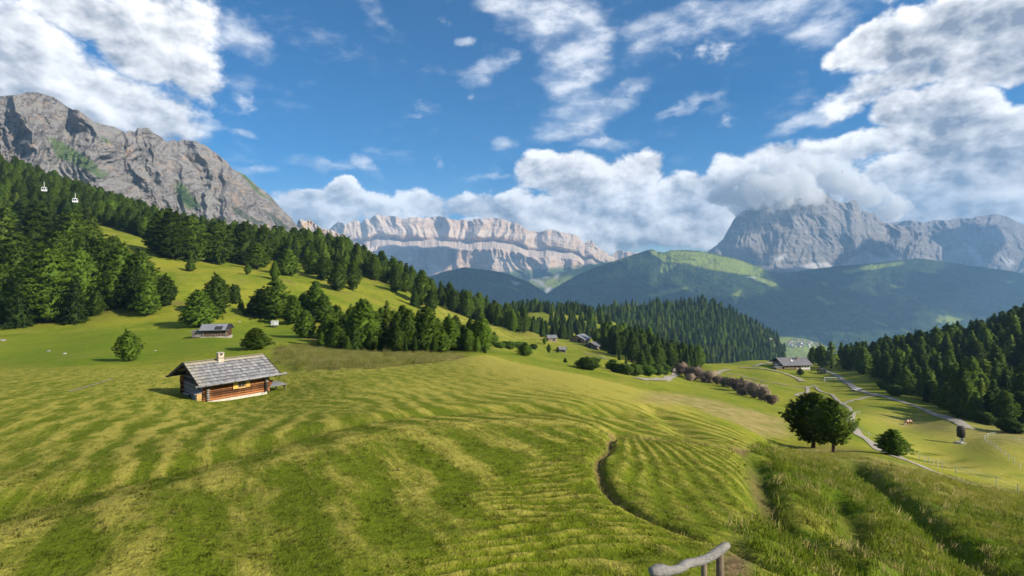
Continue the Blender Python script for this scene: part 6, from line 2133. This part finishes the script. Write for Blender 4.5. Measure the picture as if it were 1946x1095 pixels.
def tuft_mesh(name, seed, n, rad, h, w, lean, mat, seedheads=0):
    rg = random.Random(seed)
    V, Fc = [], []
    for k in range(n):
        a, rr = rg.uniform(0, 6.28), rad * math.sqrt(rg.random())
        bx, by = math.cos(a) * rr, math.sin(a) * rr
        hh = h * rg.uniform(0.55, 1.1)
        la = rg.uniform(0, 6.28)
        ll = lean * hh * rg.uniform(0.2, 1.0)
        dx, dy = math.cos(la) * ll, math.sin(la) * ll
        sx, sy = math.cos(la + 1.57) * w, math.sin(la + 1.57) * w
        i = len(V)
        V += [(bx - sx, by - sy, -0.02), (bx + sx, by + sy, -0.02), (bx + dx * 0.4 + sx * .7, by + dy * 0.4 + sy * .7, hh * 0.6), (bx + dx * 0.4 - sx * .7, by + dy * 0.4 - sy * .7, hh * 0.6), (bx + dx, by + dy, hh)]
        Fc += [(i, i + 1, i + 2, i + 3), (i + 3, i + 2, i + 4)]
        if k < seedheads:
            j = len(V)
            V += [(bx + dx - w * 2, by + dy, hh * 0.95), (bx + dx + w * 2, by + dy, hh * 0.95), (bx + dx * 1.1, by + dy * 1.1, hh * 1.25), (bx + dx, by + dy + w * 2, hh)]
            Fc += [(j, j + 1, j + 2), (j, j + 3, j + 2)]
    me = bpy.data.meshes.new(name)
    me.from_pydata(V, [], Fc)
    me.polygons.foreach_set('use_smooth', np.ones(len(me.polygons), bool))
    nr = []
    for v in V:                               # blades in a sward catch the light much as the sward does
        q = Vector((rg.gauss(0, 0.35), rg.gauss(0, 0.35), 1.0)).normalized()
        nr.append(tuple(q))
    me.normals_split_custom_set_from_vertices(nr)
    me.materials.append(mat)
    return me


g_short = grass_material('mown_grass_blades', (0.112, 0.148, 0.009), (0.335, 0.305, 0.054), (0.36, 0.30, 0.10))
g_tall = grass_material('tall_grass_blades', (0.105, 0.170, 0.008), (0.310, 0.310, 0.045), (0.46, 0.38, 0.15))
g_brown = grass_material('brown_grass_blades', (0.190, 0.225, 0.030), (0.390, 0.360, 0.110), (0.44, 0.36, 0.16))
short_src = source_collection('short_tuft', [tuft_mesh('short_tuft', 400 + i, 20, 0.11, 0.026, 0.0045, 1.2, g_short) for i in range(4)])
tall_src = source_collection('tall_tuft', [tuft_mesh('tall_tuft', 420 + i, 24, 0.17, 0.17, 0.006, 0.9, g_tall, 4) for i in range(4)])
brown_src = source_collection('brown_tuft', [tuft_mesh('brown_tuft', 440 + i, 26, 0.45, 0.48, 0.014, 0.7, g_brown, 10) for i in range(3)])


def scatter_grass(name, src_, n_src, Mk, thr, density, ymin, ymax, size, tone_fn, seed, grow=None):
    """Points spread evenly over the ground where mask MK exceeds THR; density(Y) tufts per square metre."""
    rg = np.random.RandomState(seed)
    out = []
    j0, j1 = np.searchsorted(YS, ymin), np.searchsorted(YS, ymax)
    du = US[1] - US[0]
    for j in range(j0, j1):
        y0, y1 = YS[j], YS[j + 1]
        sel = np.nonzero((Mk[j] > thr) & (np.abs(US) < 1.06))[0]
        if len(sel) == 0:
            continue
        cell = (y1 - y0) * du * y0
        cnt = rg.poisson(density(y0) * cell * np.minimum(1, Mk[j, sel]), len(sel))
        idx = np.repeat(sel, cnt)
        if len(idx) == 0:
            continue
        yy = y0 + rg.rand(len(idx)) * (y1 - y0)
        fu = rg.rand(len(idx))
        uu = US[idx] + (fu - 0.5) * du
        fi = np.clip((uu - US[0]) / du, 0, NU - 1.001)
        i0 = fi.astype(int)
        t = fi - i0
        s = (yy - y0) / (y1 - y0)
        z = (ZZ[j, i0] * (1 - t) + ZZ[j, i0 + 1] * t) * (1 - s) + (ZZ[j + 1, i0] * (1 - t) + ZZ[j + 1, i0 + 1] * t) * s
        out.append(np.stack([uu * yy, yy, z, tone_fn[j, idx]], 1))
    A = np.concatenate(out)
    n = len(A)
    items_turn = np.stack([rg.normal(0, 0.12, n), rg.normal(0, 0.12, n), rg.uniform(0, 6.28, n)], 1)
    sc = size * rg.uniform(0.7, 1.35, n)
    if grow is not None:
        sc = sc * grow(A[:, 1])
    me = bpy.data.meshes.new(name)
    me.vertices.add(n)
    me.vertices.foreach_set('co', A[:, :3].astype(np.float32).ravel())
    for nm, ty, dat, key in (('turn', 'FLOAT_VECTOR', items_turn, 'vector'), ('size', 'FLOAT_VECTOR', np.repeat(sc[:, None], 3, 1), 'vector'), ('which', 'INT', rg.randint(0, n_src, n), 'value'), ('tone', 'FLOAT', A[:, 3], 'value')):
        a = me.attributes.new(nm, ty, 'POINT')
        a.data.foreach_set(key, dat.astype(np.int32 if ty == 'INT' else np.float32).ravel())
    o = link(bpy.data.objects.new(name, me))
    ng = bpy.data.node_groups.new(name, 'GeometryNodeTree')
    ng.interface.new_socket('Geometry', in_out='INPUT', socket_type='NodeSocketGeometry')
    ng.interface.new_socket('Geometry', in_out='OUTPUT', socket_type='NodeSocketGeometry')
    nn, L = ng.nodes, ng.links
    gi, go, ip, ci = nn.new('NodeGroupInput'), nn.new('NodeGroupOutput'), nn.new('GeometryNodeInstanceOnPoints'), nn.new('GeometryNodeCollectionInfo')
    ci.inputs['Collection'].default_value = src_
    ci.inputs['Separate Children'].default_value = True
    ci.inputs['Reset Children'].default_value = True
    ip.inputs['Pick Instance'].default_value = True
    for nm, ty, sk in (('which', 'INT', 'Instance Index'), ('turn', 'FLOAT_VECTOR', 'Rotation'), ('size', 'FLOAT_VECTOR', 'Scale')):
        q = nn.new('GeometryNodeInputNamedAttribute')
        q.data_type = ty
        q.inputs['Name'].default_value = nm
        L.new(q.outputs['Attribute'], ip.inputs[sk])
    L.new(gi.outputs[0], ip.inputs['Points'])
    L.new(ci.outputs[0], ip.inputs['Instance'])
    L.new(ip.outputs[0], go.inputs[0])
    o.modifiers.new('scatter', 'NODES').node_group = ng
    print(name, n)
    return tag(o, kind='stuff')


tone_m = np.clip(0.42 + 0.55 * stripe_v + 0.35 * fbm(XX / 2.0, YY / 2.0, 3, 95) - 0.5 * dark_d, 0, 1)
tone_t = np.clip(0.35 + 0.9 * fbm(XX / 2.5, YY / 2.5, 3, 97) + 0.5 * M_straw - 0.6 * dark_d, 0, 1)
M_short = np.clip(M_mown - bare * 1.2 - M_rough, 0, 1)
scatter_grass('mown_grass', short_src, 4, M_short, 0.3, lambda y: 26.0 if y < 12 else 26.0 * (12 / y) ** 2, 5.5, 36, 1.0, tone_m, 1, lambda y: np.clip((y / 12) ** 0.6, 1.0, 1.6) * np.clip((37 - y) / 20, 0.15, 1))
scatter_grass('tall_grass', tall_src, 4, np.clip(M_rough * (1 - bare) - 0.9 * dark_d, 0, 1), 0.3, lambda y: 20.0 if y < 14 else 20.0 * (14 / y) ** 1.5, 5.0, 62, 1.0, tone_t, 2, lambda y: np.clip((y / 14) ** 0.4, 1.0, 1.5) * np.clip((64 - y) / 35, 0.3, 1))
scatter_grass('hollow_grass', tall_src, 4, np.exp(-(dD['hollow'] / 0.8) ** 2) * (YY < 30), 0.25, lambda y: 16.0 * min(1, 12 / y), 8, 30, 0.42, np.clip(0.15 + 0.6 * fbm(XX / 2, YY / 2, 3, 98), 0, 1), 4)
scatter_grass('brown_grass', brown_src, 3, M_brown, 0.3, lambda y: 2.6, 50, 130, 1.0, np.clip(0.5 + fbm(XX / 5, YY / 5, 3, 99), 0, 1), 3)
